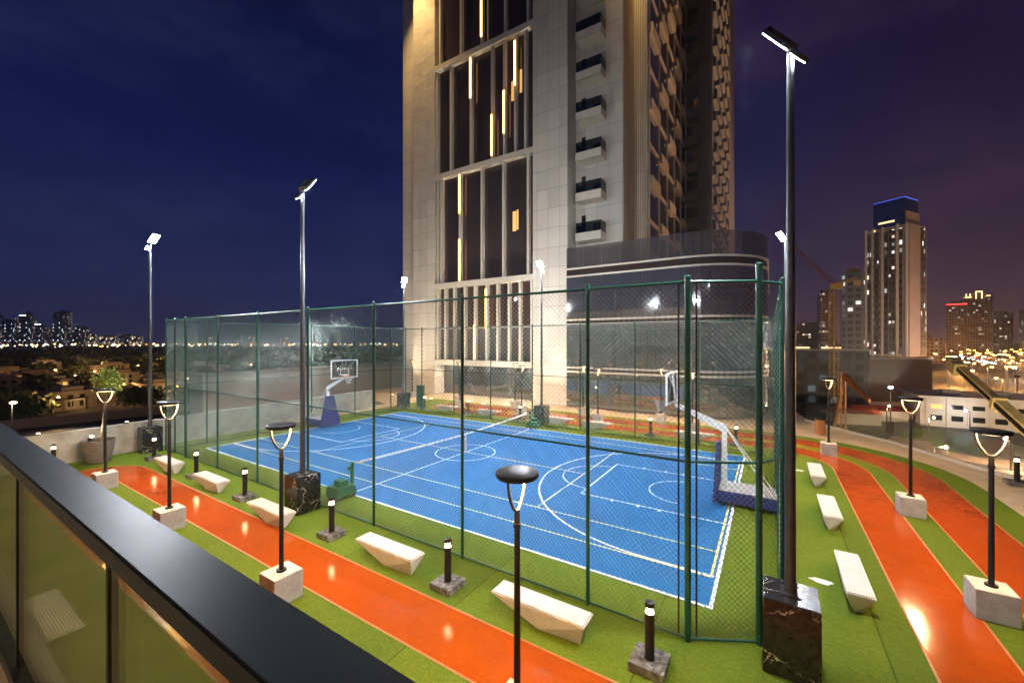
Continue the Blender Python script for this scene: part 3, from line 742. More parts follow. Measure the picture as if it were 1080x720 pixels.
# balcony strip on the light wall
def balcony(x0, x1, y0, y1, z, slab=.55, mat_='alum', rail=1.05):
    s_ = MB().bb(x0,x1,y0,y1,z,z+slab).bb(x0,x1,y0-.02,y0+.1,z,z+slab+.04).build('balcony', T[mat_], tw)
    g = MB().bb(x0+.03,x1-.03,y0+.03,y0+.05,z+slab,z+slab+rail)
    if x1 < 6: g.bb(x1-.05,x1-.03,y0+.05,y1,z+slab,z+slab+rail).bb(x0+.03,x0+.05,y0+.05,y1,z+slab,z+slab+rail)
    g.build('glass_rail', T['rglass'], s_)
    return s_
for k in range(13):
    z = 14.45+3.53*k
    balcony(-1.45,.9,17.1,18.4,z,.68,'alum',.95)
    MB().bb(-1.4,-1.0,18.37,18.395,z+.7,z+2.6).build('door', T['dwin'], tw)
    MB().bb(-.3,.6,18.38,18.396,z+.7,z+1.75).build('window', T['tglass'], tw)
# ribbed warm column
m = MB()
for i in range(6): m.bb(2.42+i*.2,2.50+i*.2,21.44,21.54,10,H-1)
for i in range(9): m.bb(2.38,2.45,18.6+i*.33,18.74+i*.33,10,H-1)
m.build('ribs', T['stone2'], tw)
# staggered side face (x = 3.58), five bays
for k in range(17):
    z = 13.2+3.53*k
    for j in range(5):
        y0 = 22.2+j*3.86; y1 = y0+3.86
        MB().bb(3.581,3.62,y0+.12,y1-.02,z+.28,z+3.45).build('window', T['tglass'], tw)
        if (k+j) % 2 == 0:
            MB().bb(3.581,3.93,y0+.1,y1-.45,z-.3,z+.72).build('balcony', T['side'], tw)
        else:
            MB().bb(3.581,3.72,y0-.4,y1+.1,z+.0,z+.26).build('sill_band', T['side'], tw)
m = MB()
for j in range(6): m.bb(3.58,3.72,22.12+j*3.86,22.24+j*3.86,10,H-2)
m.build('fin', T['alum'], tw)
for k in range(17):
    z = 13.2+3.53*k
    s_ = MB().bb(3.62,5.15,40.3,41.5,z,z+1.3).build('balcony', T['brownclad'], tw)
    MB().bb(3.65,5.1,41.44,41.49,z+1.3,z+3.0).build('window', T['tglass'], tw)
m = MB()
for k in range(20):
    for j in range(5):
        y0 = 42.5+j*4.6+(k%2)*1.4; z = 13.2+3.53*k
        m.bb(6.75,7.1,y0,y0+3.3,z,z+1.25)
tag(m.build('balcony_slabs', T['brownclad'], tw), kind='stuff')
m = MB()
for k in range(20): m.bb(6.751,6.8,42.2,66,15.0+3.53*k,16.6+3.53*k)
m.build('window_band', T['tglass'], tw)
MB().bb(3.585,3.60,30.2,31.2,52,60).bb(3.585,3.6,26.3,27.6,14.5,17).build('lit_window', T['litwin'], tw)
for x, yy, z, en, dr, sp in ((-20.0,13.6,49,9000,(0,.12,-1),60),(-18.4,14.2,52,7000,(0,.08,-1),55),(3.0,19.4,50,15000,(0,.10,-1),60),(1.4,17.6,46,7000,(.25,.30,-1),60)):
    MB().box((x,(yy+21.6)/2 if x > 0 else (yy+16.5)/2,z+.15),(.2,(21.6 if x > 0 else 16.6)-yy,.12)).build('lamp_bracket', T['dark'], tw)
    lamp('facade_downlight','SPOT',(x,yy,z),en,(1,.66,.26),.15,dr,tw,spot=sp,blend=1.0)
for i, (x, yy, en) in enumerate(((-20.5,13.2,2700),(-15.0,13.2,2800),(-8.6,13.2,2800),(-3.2,13.2,2700))):  # extra floodlights added to brighten the tower front
    u = thing('added_floodlight', 'added low floodlight on the beige paving brightening the tower front, %s from the left' % ORD[i], 'floodlight', (x,yy,0), 0, 'added floodlights before the tower')
    MB().bb(-.2,.2,-.12,.12,0,.1).build('housing', T['dark'], u); MB().bb(-.17,.17,-.09,.09,.1,.112).build('lens', T['ledwarm'], u)
    lamp('added_wash','SPOT',(0,0,.2),en,(1,.82,.62),.15,(0,.22,1),u,spot=110,blend=1.0)

# ------------------------------------------------------------------ mirrored hall (podium wing)
hl = thing('glass_hall', 'low mirrored glass hall with a rounded corner at the foot of the tower', 'building')
def hall(off):    # outline offset outwards
    return [(-1.94,16.3-off),(7.6,16.3-off)]+arc(7.6,21.6,5.3+off,-90,0,14)[1:]+[(12.9+off,40)]
def skin(off, z0, z1, th, name, mat_, parent=hl, out=None):
    A, B = hall(off), hall(off-th); k = MB()
    for i in range(len(A)-1): k.prism([A[i],A[i+1],B[i+1],B[i]],z0,z1)
    return k.build(name, T[mat_], parent)
segs = hall(0); pts = [segs[0]]
for i in range(6): pts.append((-1.94+(9.54)*(i+1)/6,16.3))
pts += segs[2:]
lv = [(.12,3.0),(3.5,7.05),(7.6,11.2),(12.0,13.75)]
for z0, z1 in lv:
    for p, q in zip(pts, pts[1:]):
        dv = (Vector(q)-Vector(p)).normalized(); nv = Vector((-dv.y,dv.x))*.05
        A, B = Vector(p)+dv*.012, Vector(q)-dv*.012
        MB().prism([tuple(A),tuple(B),tuple(B+nv),tuple(A+nv)],z0,z1).build('glass_panel', T['wglass'] if z1 < 12 else T['pglass'], hl)
for z0, z1 in ((3.0,3.14),(3.36,3.5),(7.05,7.2),(7.45,7.6),(11.2,11.34),(11.86,12.0)):
    skin(.07,z0,z1,.3,'band','alum')
for z0, z1 in ((3.14,3.36),(7.2,7.45),(11.34,11.86)): skin(-.03,z0,z1,.2,'spandrel','tglass')
k = MB(); o_ = hall(-.35); k.prism(o_+[(-1.94,40)],.02,11.9); k.build('core', T['concrete'], hl)

# ------------------------------------------------------------------ right middle distance
def bx_thing(name, label, cat, cx, cy, z0, sx, sy, h, rz, mat_, part='wall', group=None):
    t = thing(name, label, cat, (cx,cy,z0), rz, group)
    MB().bb(-sx/2,sx/2,-sy/2,sy/2,0,h).build(part, mat_, t)
    return t
rb = MB()
struct('site_road', MB().band([(30,-40),(34,40),(50,100),(64,190),(92,260),(140,420),(190,640)],14,G+.02), T['asphalt'])
struct('sand_lot', MB().prism([(36,124),(110,118),(118,180),(60,190),(30,140)],G+.001,G+.012), T['sand'])
hw = [(330,-60),(250,120),(185,300),(170,420),(205,590),(240,790),(330,1220),(430,1800),(520,2600)]
struct('highway', MB().band(hw,34,G+.03), T['asphalt'])
km = MB()
for o_ in (-16.2,-5.5,0,5.5,16.2): km.band(offset(hw,o_),.35,G+.036)
struct('lane_markings', km, T['white_line'])
struct('park_lawn', MB().prism([(22.5,60),(40,112),(75,113),(75,40),(36,30)],G+.001,G+.016), T['lawn'])
pk = MB().strip(arc(46,92,13,150,330,24),arc(46,92,7,150,330,24),G+.022)
pk.strip([(33,60),(41,76),(52,80),(75,76)],[(33,54),(44,71),(53,75),(75,70)],G+.024)
struct('park_path', pk, T['pinkpave'])

t = thing('white_low_building', 'low white plastered building with dark windows beyond the lower park', 'building', (60,125,G))
MB().bb(-17,22,-8,9,0,6.6).build('wall', T['plaster'], t)
MB().bb(-17.3,22.3,-8.3,9.3,6.6,7.1).build('roof', T['plaster'], t)
for i in range(11):
    x = -15.2+i*3.4
    MB().bb(x,x+1.9,-8.06,-8,1.5,2.7).build('window', T['dwin'], t); MB().bb(x,x+1.9,-8.05,-8,4.2,5.2).build('window', T['dwin'] if i%3 else T['litwin'], t)
    MB().bb(x-.85,x-.5,-8.25,-8,0,6.6).build('pilaster', T['plaster'], t)
for i in range(4):
    MB().bb(-12+i*8,-9+i*8,-3,0,7.1,8.2).build('roof_unit', T['concrete'], t)
for k, (x, yy, L, lb) in enumerate(((36,121,12,'rusty red site shed left of the white low building'),(30,112,9,'rusty red site shed nearer the orange rig'))):
    t = thing('site_shed', lb, 'shed', (x,yy,G), .3)
    MB().bb(-L/2,L/2,-2.5,2.5,0,2.6).build('wall', T['plaster'], t)
    MB().hull([(-L/2-.3,-2.9,2.6),(L/2+.3,-2.9,2.6),(-L/2-.3,2.9,2.6),(L/2+.3,2.9,2.6),(-L/2-.3,0,3.6),(L/2+.3,0,3.6)]).build('roof', T['redroof'], t)

t = thing('construction_podium', 'blank brown windowless podium block under the far beige tower', 'building', (42.3,148.8,G), R(24))
MB().bb(-12.8,12.8,0,46,0,14.5).build('wall', T['hoard'], t)
MB().bb(-12.9,12.9,-.12,0,14.5,15.1).build('parapet', T['concrete'], t)
MB().bb(-12.8,12.8,-.1,0,0,1.6).build('hoarding', T['plaster'], t)

rt = thing('beige_tower', 'beige residential tower with a blue lit glass crown on the right skyline', 'tower', (52.5,189,.5), R(-33))
rt.scale = (.68,.68,.83)
stow = city_mat('far_tower_strip', (.10,.075,.065), (1,.8,.55), .26, 1.6, 3.4, 1.3)
MB().bb(-9.5,9.5,-9,9,0,57).bb(-7,7.5,-7,7,57,63).build('wall', M('far_beige_wall',(.40,.29,.24),.7,scale=.2,var=.1), rt)
for x0, x1 in ((-8.6,-7.2),(-5.6,-3.6),(-1.2,.6),(1.0,3.4),(5.0,6.6)): MB().bb(x0,x1,-9.15,-9,1,55.5).build('window_strip', stow, rt)
for x in (-9.5,-6.4,-2.2,4.2,8.0): MB().bb(x,x+.9,-9.7,-9.0,0,57.5).build('pier', T['alum'], rt)
for k in range(16):
    z = 2+k*3.4
    for x0 in (-5.4,1.0): MB().bb(x0,x0+2.4,-10.1,-9.15,z,z+1.1).build('balcony', T['hoard'], rt)
MB().bb(9.5,9.62,2.5,8.2,0,56).build('window_strip', stow, rt)
MB().bb(-6.2,7,-8.2,-8,57,69).bb(6.9,7.1,-8,6,57,69).build('crown_glass', mirror_glass('crown_glass',(.10,.16,.28)), rt)
MB().bb(-6.3,7.2,-8.35,-8.2,68.7,69).bb(7.1,7.3,-8.3,6,68.7,69).build('crown_light', EM('blue_crown_led',(.06,.13,.8),.7), rt)
MB().bb(-4,3,-8.3,-8.2,59,59.8).bb(-6.5,-5,-9.2,-9.05,56,56.8).build('sign_light', T['ledarm'], rt)

CT = [city_mat('city_a',(.16,.13,.12),(1,.72,.4),.16,3.2,3.5,1.1,seed=1), city_mat('city_b',(.26,.17,.14),(1,.62,.3),.16,3,3.4,.9,seed=5), city_mat('city_c',(.09,.11,.15),(.9,.9,.8),.18,3.4,3.6,1.0,seed=9)]
def tower_far(label, cx, cy, sx, sy, h, rz, mat_, group, top=None, name='city_tower'):
    t = bx_thing(name, label, 'tower', cx, cy, G, sx, sy, h, rz, mat_, 'body', group)
    MB().bb(-sx*.32,sx*.32,-sy*.32,sy*.32,h,h*1.05).build('roof_plant', T['hoard'], t)
    if top: MB().bb(-sx/2-.3,sx/2+.3,-sy/2-.4,-sy/2,h-1.6,h-.2).build('roof_light', top, t)
    return t
redl = EM('red_led',(1,.04,.04),3)
tower_far('slim dark blue glass tower just left of the beige tower', 53,281,10,12,58,R(-10),CT[2],None)
tower_far('orange lit tower block seen between the near mast and the beige tower', 69,592,14,14,78,R(10),CT[1],None)
tower_far('lower dim block left of the orange lit tower', 56,650,26,14,44,R(0),CT[0],None)
tower_far('narrow tower with a red roof light on the right skyline', 244,842,20,22,76,R(-10),CT[1],None,redl)
t = tower_far('tall brown tower with a glowing crown outline on the right skyline', 290,920,30,28,92,R(-20),CT[1],None)
MB().bb(-2,-.8,-14.6,-14,88,98).bb(4,5.2,-14.6,-14,88,98).bb(-2,5.2,-14.6,-14,98,99.2).bb(-13,-6,-14.6,-14,90,91).bb(-12,-11,-14.6,-14,91,96).bb(-8,-7,-14.6,-14,91,96).bb(9,13,-14.6,-14,91,92).build('crown_light', T['strip'], t)
tower_far('left one of the two dark blocks at the right picture edge', 352,1045,26,22,70,R(0),CT[0],None)
tower_far('right one of the two dark blocks at the right picture edge', 392,1040,28,24,76,R(5),CT[2],None)
for i, (x, yy, sx, h_) in enumerate(((150,640,30,30),(130,520,34,24),(260,1150,60,34),(205,900,40,30))):
    tower_far('dim low office block behind the highway lights, %s of its kind from the left' % ORD[[1,0,3,2][i]], x,yy,sx,18,h_,0,CT[i%3],'low blocks behind the highway', name='office_block')
ob = bx_thing('office_building','dark gridded office block behind the orange rig','building',24,150,G,26,16,17,R(10),city_mat('grid_office',(.07,.07,.075),(.3,.5,.5),.5,3.0,3.4,.12,seed=3))
MB().bb(-13.2,13.2,-8.2,8.2,17,17.6).build('parapet', T['concrete'], ob)
MB().bb(-10,-2,-8.35,-8.1,17.7,18.2).bb(1,6,-8.35,-8.1,17.7,18.2).build('sign_light', T['ledarm'], ob)

# cranes and rig
def lattice(mb, p0, p1, w_, n, r=.07):
    p0, p1 = Vector(p0), Vector(p1); d = (p1-p0).normalized(); a = d.orthogonal().normalized(); b_ = d.cross(a)
    cs = [a*w_+b_*w_, -a*w_+b_*w_, -a*w_-b_*w_, a*w_-b_*w_]
    for c in cs: mb.tube(p0+c,p1+c,r,n=5)
    for i in range(n):
        A, B = p0.lerp(p1,i/n), p0.lerp(p1,(i+1)/n)
        for j in range(4): mb.tube(A+cs[j],B+cs[(j+1)%4],r*.6,n=4); mb.tube(A+cs[j],A+cs[(j+1)%4],r*.6,n=4)
    return mb
t = thing('tower_crane', 'yellow lattice tower crane beyond the walkway left of the beige tower', 'crane', (27.6,123.5,G))
lattice(MB(),(0,0,0),(0,0,34),.7,18,.09).build('mast', T['craney'], t)
MB().bb(-.9,.9,-.9,.9,34,35.4).bb(.9,1.9,-.8,.8,34,35.6).build('cab', T['craney'], t)
lattice(MB(),(0,0,35.4),(-12,2,51),.38,18,.055).build('jib', T['craneo'], t)
lattice(MB(),(0,0,35.4),(5,-1,36.4),.4,5,.06).bb(4,5.4,-1.6,-.4,34.6,35.8).build('counter_jib', T['craney'], t)
t = thing('piling_rig', 'orange piling rig with a raised arm below the walkway balustrade', 'crane', (22.6,78,G), R(-60))
MB().bb(-2.6,2.6,-1.9,-1.1,0,1).bb(-2.6,2.6,1.1,1.9,0,1).build('tracks', T['black'], t, bevel=.2)
MB().bb(-2.4,2.2,-1.4,1.4,1.1,3.4).hull([(.8,-1.4,3.4),(2.2,-1.4,3.4),(.8,1.4,3.4),(2.2,1.4,3.4),(.9,-1.2,4.4),(2.0,-1.2,4.4),(.9,1.2,4.4),(2.0,1.2,4.4)]).build('cab', T['orange'], t, bevel=.08)
lattice(MB(),(2.6,0,.5),(2.6,0,14.5),.32,12,.07).build('leader', T['orange'], t)
MB().hull([(-.5,-.3,3),(-.5,.3,3),(.2,-.3,3),(.2,.3,3),(2.3,-.2,10.6),(2.3,.2,10.6),(2.3,-.2,11.4),(2.3,.2,11.4)]).build('boom', T['orange'], t)
MB().hull([(2.9,-.3,14.2),(2.9,.3,14.2),(2.9,-.3,13.2),(2.9,.3,13.2),(8.2,-.2,10.4),(8.2,.2,10.4),(8.2,-.2,9.8),(8.2,.2,9.8)]).build('arm', T['orange'], t)
t = thing('crane_truck', 'yellow telescopic crane boom slanting across the right edge from a truck below', 'crane', (34.2,15.6,G))
B0 = Vector((0,0,2.6)); B1 = Vector((31.9-34.2,52.75-15.6,16.6))
bd = (B1-B0).normalized(); q_ = bd.to_track_quat('Y','Z').to_matrix()
L = (B1-B0).length
for i, (f0, f1, wd) in enumerate(((0,.52,.95),(.5,.78,.78),(.76,1,.62))):
    MB().box(B0+bd*L*(f0+f1)/2,(wd,L*(f1-f0),wd*1.15),rot=q_).build('boom_section', T['yellow'], t)
    MB().box(B0+bd*L*f1,(wd+.3,.5,wd*1.15+.35),rot=q_).build('collar', T['yellow'], t)
    MB().box(B0+bd*L*(f0+f1)/2+q_@Vector((-wd/2-.03,0,0)),(.05,L*(f1-f0)*.96,wd*.55),rot=q_).build('shade_strip', T['dark'], t)  # flat dark strip on the boom side, standing in for a groove's shade
MB().box(B1+q_@Vector((0,.5,-.2)),(1.1,1.6,1.3),rot=q_).build('boom_tip', T['yellow'], t)
MB().bb(-1.3,1.3,-4,6,1.0,2.0).bb(-1.25,1.25,4.2,6.2,2,3.4).build('chassis', T['yellow'], t)
for yy in (-3,-1.4,2.5,4.6):
    for s in (-1.15,1.15): MB().tube((s-.2,yy,.6),(s+.2,yy,.6),.6,n=16).build('wheel', T['black'], t)

# ------------------------------------------------------------------ street lamps and traffic
def street_lamp(label, loc, h_, head, group, rz=0., en=0, col=(1,.42,.1), r=.35):
    t = thing('street_lamp', label, 'street lamp', loc, rz, group)
    MB().tube((0,0,0),(0,0,h_),.12,.08,6).tube((0,0,h_),(1.2,0,h_+.25),.06,n=6).build('pole', T['pole'], t)
    MB().lathe([(r*.3,0),(r,.12),(r,.3),(r*.4,.45)],(1.2,0,h_-.05),10).build('lamp_head', head, t)
    if en: lamp('street_light','POINT',(1.2,0,h_-.6),en,col,.3,parent=t)
    return t
GS = 'orange street lamps beyond the terrace'
rnd = random.Random(11); n_l = 0
spots = []
for f in range(16):       # along the highway
    i = f/16*(len(hw)-2); k = int(i); u = i-k
    p = Vector(hw[k+1] if k+1 < len(hw) else hw[-1]).lerp(Vector(hw[min(k+2,len(hw)-1)]),u)
    spots.append((p.x+19,p.y)); spots.append((p.x-19,p.y+20))
for p in ((70,160),(84,172),(95,190),(76,200),(110,240),(98,280),(125,300),(140,340),(118,360),(88,150),(100,160),(130,210),(60,200),(72,240)): spots.append(p)
r2 = random.Random(77)
for i in range(110):
    tt = 150*(900/150)**r2.random(); aa = r2.uniform(.86,1.32)
    x, yy = 13.06+tt*(-.5366+aa*.8438), -16.13+tt*(.8438+aa*.5366)
    if math.hypot(x-52,yy-189) > 22 and math.hypot(x-42,yy-165) > 30: spots.append((x,yy))
heads = [T['sodium'],T['sodium'],T['sodium'],T['warmhead'],T['coolhead']]
protos = {}
for i, (x, yy) in enumerate(spots):
    k = 4 if i in (33,39,44) else (3 if i%7 == 3 else i%3)
    d_ = math.hypot(x-13,yy+16); far_ = d_ > 420
    en = (3000 if d_ < 200 else 11000 if d_ < 300 else 30000) if (i%2 == 0 or d_ < 250) and i < 50 else (9000 if i%4 == 0 and d_ < 420 else 0)
    street_lamp('glowing street lamp of the lit highway district on the right', (x,yy,G), 9, heads[k], GS, rnd.uniform(0,6), en, (1,.42,.1) if k < 3 else ((1,.7,.4) if k == 3 else (.8,.9,1)), .35 if d_ < 200 else (.5 if d_ < 420 else 1.0))
for i, (x, yy) in enumerate(((33,66),(44,77),(52,88),(40,98),(58,104),(70,100),(50,113),(66,113),(36,111))):  # lamps added to light the park and the white building
    street_lamp('added lamp lighting the lower park before the white building', (x,yy,G), 4.5, T['warmhead'] if i != 6 else T['coolhead'], 'added lamps in the lower park', 1.7*i, (5200 if yy < 90 else 500), (1,.72,.42) if i != 6 else (.85,.93,1), .22)
def site_light(label, loc, h_, toward, en, col, spot_):
    t = thing('site_floodlight', label, 'floodlight', loc, 0, 'floodlights of the building site')
    MB().tube((0,0,0),(0,0,h_),.12,.08,8).build('mast', T['pole'], t)
    d = (Vector(toward)-Vector(loc)-Vector((0,0,h_))).normalized(); q = d.to_track_quat('Z','Y').to_matrix()
    hd = MB().box(Vector((0,0,h_)),(.9,.6,.3),rot=q).build('lamp_head', T['dark'], t)
    MB().box(Vector((0,0,h_))+d*.16,(.8,.5,.02),rot=q).build('lens', T['coolhead'], hd)
    lamp('site_light','SPOT',Vector((0,0,h_))+d*.4,en,col,.4,d,t,spot=spot_,blend=.6)
site_light('white site floodlight standing right of the orange rig', (38,118,G), 8.5, (5,34,42), 150000, (1,.70,.42), 48)
site_light('site floodlight behind the white low building', (66,140,G), 11, (52,186,26), 26000, (1,.72,.5), 70)
site_light('site floodlight on the sandy lot below the brown podium', (44,134,G), 7, (36,150,-8), 700, (1,.6,.35), 110)
site_light('added floodlight on a short mast below the walkway, lighting the yellow crane boom', (25.5,22,G), 9.5, (32.2,47,0), 15000, (1,.82,.55), 60)  # extra floodlight, added only to light the crane boom
# cars on the highway
def car():
    t = MB()
    t.mat(0).hull([(-2.2,-.85,.3),(2.2,-.85,.3),(2.2,.85,.3),(-2.2,.85,.3),(-2.2,-.85,.85),(2.2,-.8,.75),(2.2,.8,.75),(-2.2,.85,.85)])
    t.mat(1).hull([(-1.7,-.75,.85),(1.1,-.75,.85),(1.1,.75,.85),(-1.7,.75,.85),(-1.2,-.6,1.42),(.4,-.6,1.42),(.4,.6,1.42),(-1.2,.6,1.42)])
    t.mat(2)
    for s in (-.6,.6): t.box((2.2,s,.62),(.12,.5,.34))
    t.mat(3)
    for s in (-.6,.6): t.box((-2.2,s,.7),(.12,.55,.3))
    t.mat(4)
    for x in (-1.35,1.35):
        for s in (-.8,.8): t.tube((x,s-.1,.32),(x,s+.1,.32),.32,n=10)
    return t
cm = car().build('car', [M('car_paint_grey',(.3,.3,.32),.3), T['dwin'], EM('headlight_glow',(1,.92,.75),70), EM('tail_glow',(1,.05,.02),26), T['black']])
tag(cm, None, 'car', 'cars on the highway')
first = True
for i in range(84):
    f = (rnd.random()**1.1)*.72; k_ = f*(len(hw)-3); k = int(k_)+1; u = k_-int(k_)
    p = Vector(hw[k]).lerp(Vector(hw[k+1]),u); tv = (Vector(hw[k+1])-Vector(hw[k])).normalized(); nv = Vector((-tv.y,tv.x))
    lane = rnd.choice((2.8,8,12.5)); s = -1 if i%2 else 1       # s=-1: lanes coming towards us
    q = p + nv*(lane*s)
    o = cm if first else cm.copy()
    if not first: COL.objects.link(o)
    first = False
    ang = math.atan2(tv.y,tv.x)+(PI if s > 0 else 0)
    o.location = (q.x,q.y,G+.04); o.rotation_euler.z = ang
    o['label'] = 'car with white headlights driving towards the terrace on the highway' if s > 0 else 'car with red tail lights driving away on the highway'

# ------------------------------------------------------------------ left: road, villas, trees, skyline
struct('left_road', MB().band([(-100,-90),(-121,0),(-112,60),(-80,120),(-30,170)],11,G+.02), T['asphalt'])
t = thing('boundary_wall', 'long low brown boundary wall beside the dark road at the left', 'wall')
bw = [(-110,-90),(-131,0),(-122,60),(-90,120),(-40,175)]
A, B = offset(bw,.15), offset(bw,-.15); k = MB()
for i in range(len(bw)-1): k.prism([A[i],A[i+1],B[i+1],B[i]],G,G+2.2)
k.build('wall', T['brownw'], t)
bx = thing('brown_block', 'large blank brown rendered block seen through the left end of the cage', 'building', (-33.5,24,G))
MB().bb(-1.5,1.5,-23.5,26,0,16.3).build('wall', T['brownw_lit'], bx); MB().bb(-1.6,1.6,-23.6,26.1,16.3,16.6).build('parapet', T['brownw'], bx)
def villa(label, x, yy, sx, sy, h_, rz, lit, warm):
    t = thing('villa', label, 'house', (x,yy,G), rz, 'villas in the dark suburb on the left')
    sx *= .8; sy *= .8; h_ *= .88
    MB().bb(-sx/2,sx/2,-sy/2,sy/2,0,h_).bb(-sx/2+2,sx/2,-sy/2+2,sy/2-3,h_,h_+1.5).build('wall', T['villa'], t)
    MB().bb(-sx/2-.4,sx/2+.4,-sy/2-.4,sy/2+.4,h_,h_+.25).build('parapet', T['villa'], t)
    for i in range(int(sy/2.6)):
        y0 = -sy/2+.7+i*2.5
        for z in (1.0,h_-2.4):
            on = lit and rnd.random() < .16
            MB().bb(sx/2,sx/2+.05,y0,y0+1.2,z,z+1.5).build('window', T['litwin'] if on else T['dwin'], t)
    MB().bb(sx/2-.1,sx/2+1.6,-1.6,1.6,2.9,3.2).bb(sx/2+1.4,sx/2+1.6,-1.5,-1.3,0,2.9).bb(sx/2+1.4,sx/2+1.6,1.3,1.5,0,2.9).build('porch', T['villa'], t)
    if warm: lamp('porch_light','POINT',(sx/2+3.5,0,2.6),warm,(1,.62,.25),.3,parent=t)
    return t
VL = [(-163,15,11,12,6.0,1,700),(-166,37,12,13,6.5,1,1500),(-206,-4,13,16,6,0,0),(-196,54,13,15,6.5,0,900),(-215,20,13,15,6.5,1,1200),(-240,8,14,17,6.5,0,0),(-243,46,14,15,6.5,0,900),(-272,24,14,16,6.5,1,0),(-300,50,14,16,6.5,0,1800),(-325,20,14,18,6.5,0,0),(-340,66,14,18,6.5,1,0),(-420,48,16,18,6.5,0,2600),(-150,58,12,14,6.5,1,900),(-190,78,12,15,6.5,0,900),(-240,86,14,16,6.5,1,1200),(-132,92,12,14,6.5,0,900),(-300,100,14,16,6.5,0,900)]
for i, (x, yy, sx, sy, h_, lit, wm) in enumerate(VL):
    nm = 'villa with lit windows among the dark trees of the left suburb' if lit else 'unlit flat roofed villa among the dark trees of the left suburb'
    villa(nm, x, yy, sx, sy, h_, R(rnd.uniform(-14,14)), lit, wm*.35)
# suburb trees: a few shapes, copied
def crown_mesh(seed, r, h_):
    rn = random.Random(seed); m = MB()
    for i in range(420):
        v = Vector((rn.gauss(0,1),rn.gauss(0,1),rn.gauss(0,1))).normalized()*(rn.random()**.4)
        bump_ = 1+.25*math.sin(5*v.x+seed)*math.cos(4*v.y+2*seed)
        leaf(m, Vector((v.x*r*bump_,v.y*r*bump_,h_*.62+v.z*h_*.40*bump_)), rn.uniform(.9,1.7)*r/3, rn)
    return m
tp_ = []
for k in range(4):
    t = thing('suburb_tree', 'dark bushy tree standing among the villas of the left suburb', 'tree', (0,0,0), 0, 'trees among the villas')
    MB().tube((0,0,0),(.2,.1,3.4),.28,.16,7).tube((.2,.1,2.6),(1.2,.6,4.8),.12,.05,5).tube((.2,.1,2.8),(-1,.5,5),.12,.05,5).build('trunk', T['trunk'], t)
    crown_mesh(k+1, 3.0+.5*k, 6.4+.5*k).build('crown', T['dleaf'], t)
    tp_.append(t)
rnd = random.Random(5); placed = 0; cnt = [0]*4
vills = [(v[0],v[1]) for v in VL]
while placed < 190:
    x = -136-300*rnd.random()**1.5; yy = rnd.uniform(-25, 120+.25*abs(x+138))
    if any(abs(x-a_)<9 and abs(yy-b_)<9 for a_, b_ in vills): continue
    k = placed%4; s = rnd.uniform(.65,1.15)
    if cnt[k] == 0: tp_[k].location = (x,yy,G); tp_[k].scale = (s,s,s)
    else: dup(tp_[k],(x,yy,G),rnd.uniform(0,6),None,(s,s,s))
    cnt[k] += 1; placed += 1
# far wood reads as one mass
m = MB(); rn = random.Random(2)
for i in range(2600):
    d_ = 430*(1600/430)**rn.random(); an = rn.uniform(R(86),R(186))
    x, yy = 13+d_*math.cos(an), -16+d_*math.sin(an)
    if x > -60: continue
    r = rn.uniform(3,6.5); hh = rn.uniform(5,9.5); vs = []
    for j, (rr, zz) in enumerate(((.75,.0),(1.,.45),(.72,.8),(.15,1.))):
        for q in range(6):
            a_ = 2*PI*q/6+j; f_ = rn.uniform(.75,1.2); vs.append((x+r*rr*f_*math.cos(a_),yy+r*rr*f_*math.sin(a_),G+hh*zz*rn.uniform(.85,1.1)))
    m.add(vs,[(j*6+q,j*6+(q+1)%6,(j+1)*6+(q+1)%6,(j+1)*6+q) for j in range(3) for q in range(6)]+[tuple(range(18,24))])
tag(m.build('distant_wood', T['dleaf']), 'dark band of distant woodland under the left skyline', 'woodland', kind='stuff')
# lamps in the suburb and on the far edge
rnd = random.Random(8)
SL = [(-140,8),(-146,36),(-170,28),(-176,50),(-200,30),(-222,58),(-236,30),(-262,40),(-290,34),(-310,70),(-350,40),(-380,70),(-440,80),(-460,66),(-178,90),(-210,100),(-150,74),(-128,75),(-260,110),(-330,120),(-104,98),(-420,110),(-500,130)]
for i, (x, yy) in enumerate(SL):
    street_lamp('warm street lamp glowing between the villas of the left suburb', (x,yy,G), 5.5, T['sodium'] if i%3 else T['warmhead'], 'street lamps in the left suburb', rnd.uniform(0,6), 1500 if abs(x) < 240 else 7000, (1,.5,.16), .22 if abs(x) < 240 else .42)
street_lamp('pale lamp post standing behind the parapet at the far left edge', (-104,-2.5,G), 8.5, T['warmhead'], None, 0, 700, (1,.8,.55), .45)
rnd = random.Random(21)
GR = 'skyline towers on the left horizon'
sk = []
U = [(-3,330),(3,338),(9,336),(14,342),(20,334),(26,330),(31,328),(35,336),(41,340),(47,344),(50,346),(61,328),(66,326),(72,327),(80,348),(86,343),(91,346),(97,352),(108,355),(113,354),(119,354),(125,355),(131,353),(136,352),(141,355),(147,354),(190,352),(203,350),(222,354),(252,353),(265,354),(300,354),(335,352),(355,350)]
F_ = 428.5; cy_, sy_ = math.cos(.5664), math.sin(.5664)
for i, (u, v) in enumerate(U):
    tt = rnd.uniform(2300,3000); a_ = (u-540)/F_
    x = 13.06+tt*(-sy_+a_*cy_); yy = -16.13+tt*(cy_+a_*sy_)
    h_ = (361-v)*.92*tt/F_+5.6-G; wd = rnd.uniform(4,7)*tt/F_ if v < 350 else rnd.uniform(5,9)*tt/F_
    sk.append((x,yy,h_,wd))
SKM = [city_mat('sky_a',(.16,.15,.2),(1,.8,.55),.16,6,7,2.2,seed=2), city_mat('sky_b',(.2,.15,.14),(1,.42,.15),.3,6,7,1.8,seed=6), city_mat('sky_c',(.13,.15,.22),(.8,.95,1),.14,7,9,2.4,seed=12)]
low = city_mat('sky_low',(.17,.13,.11),(1,.62,.26),.5,9,9,2.6,seed=4)
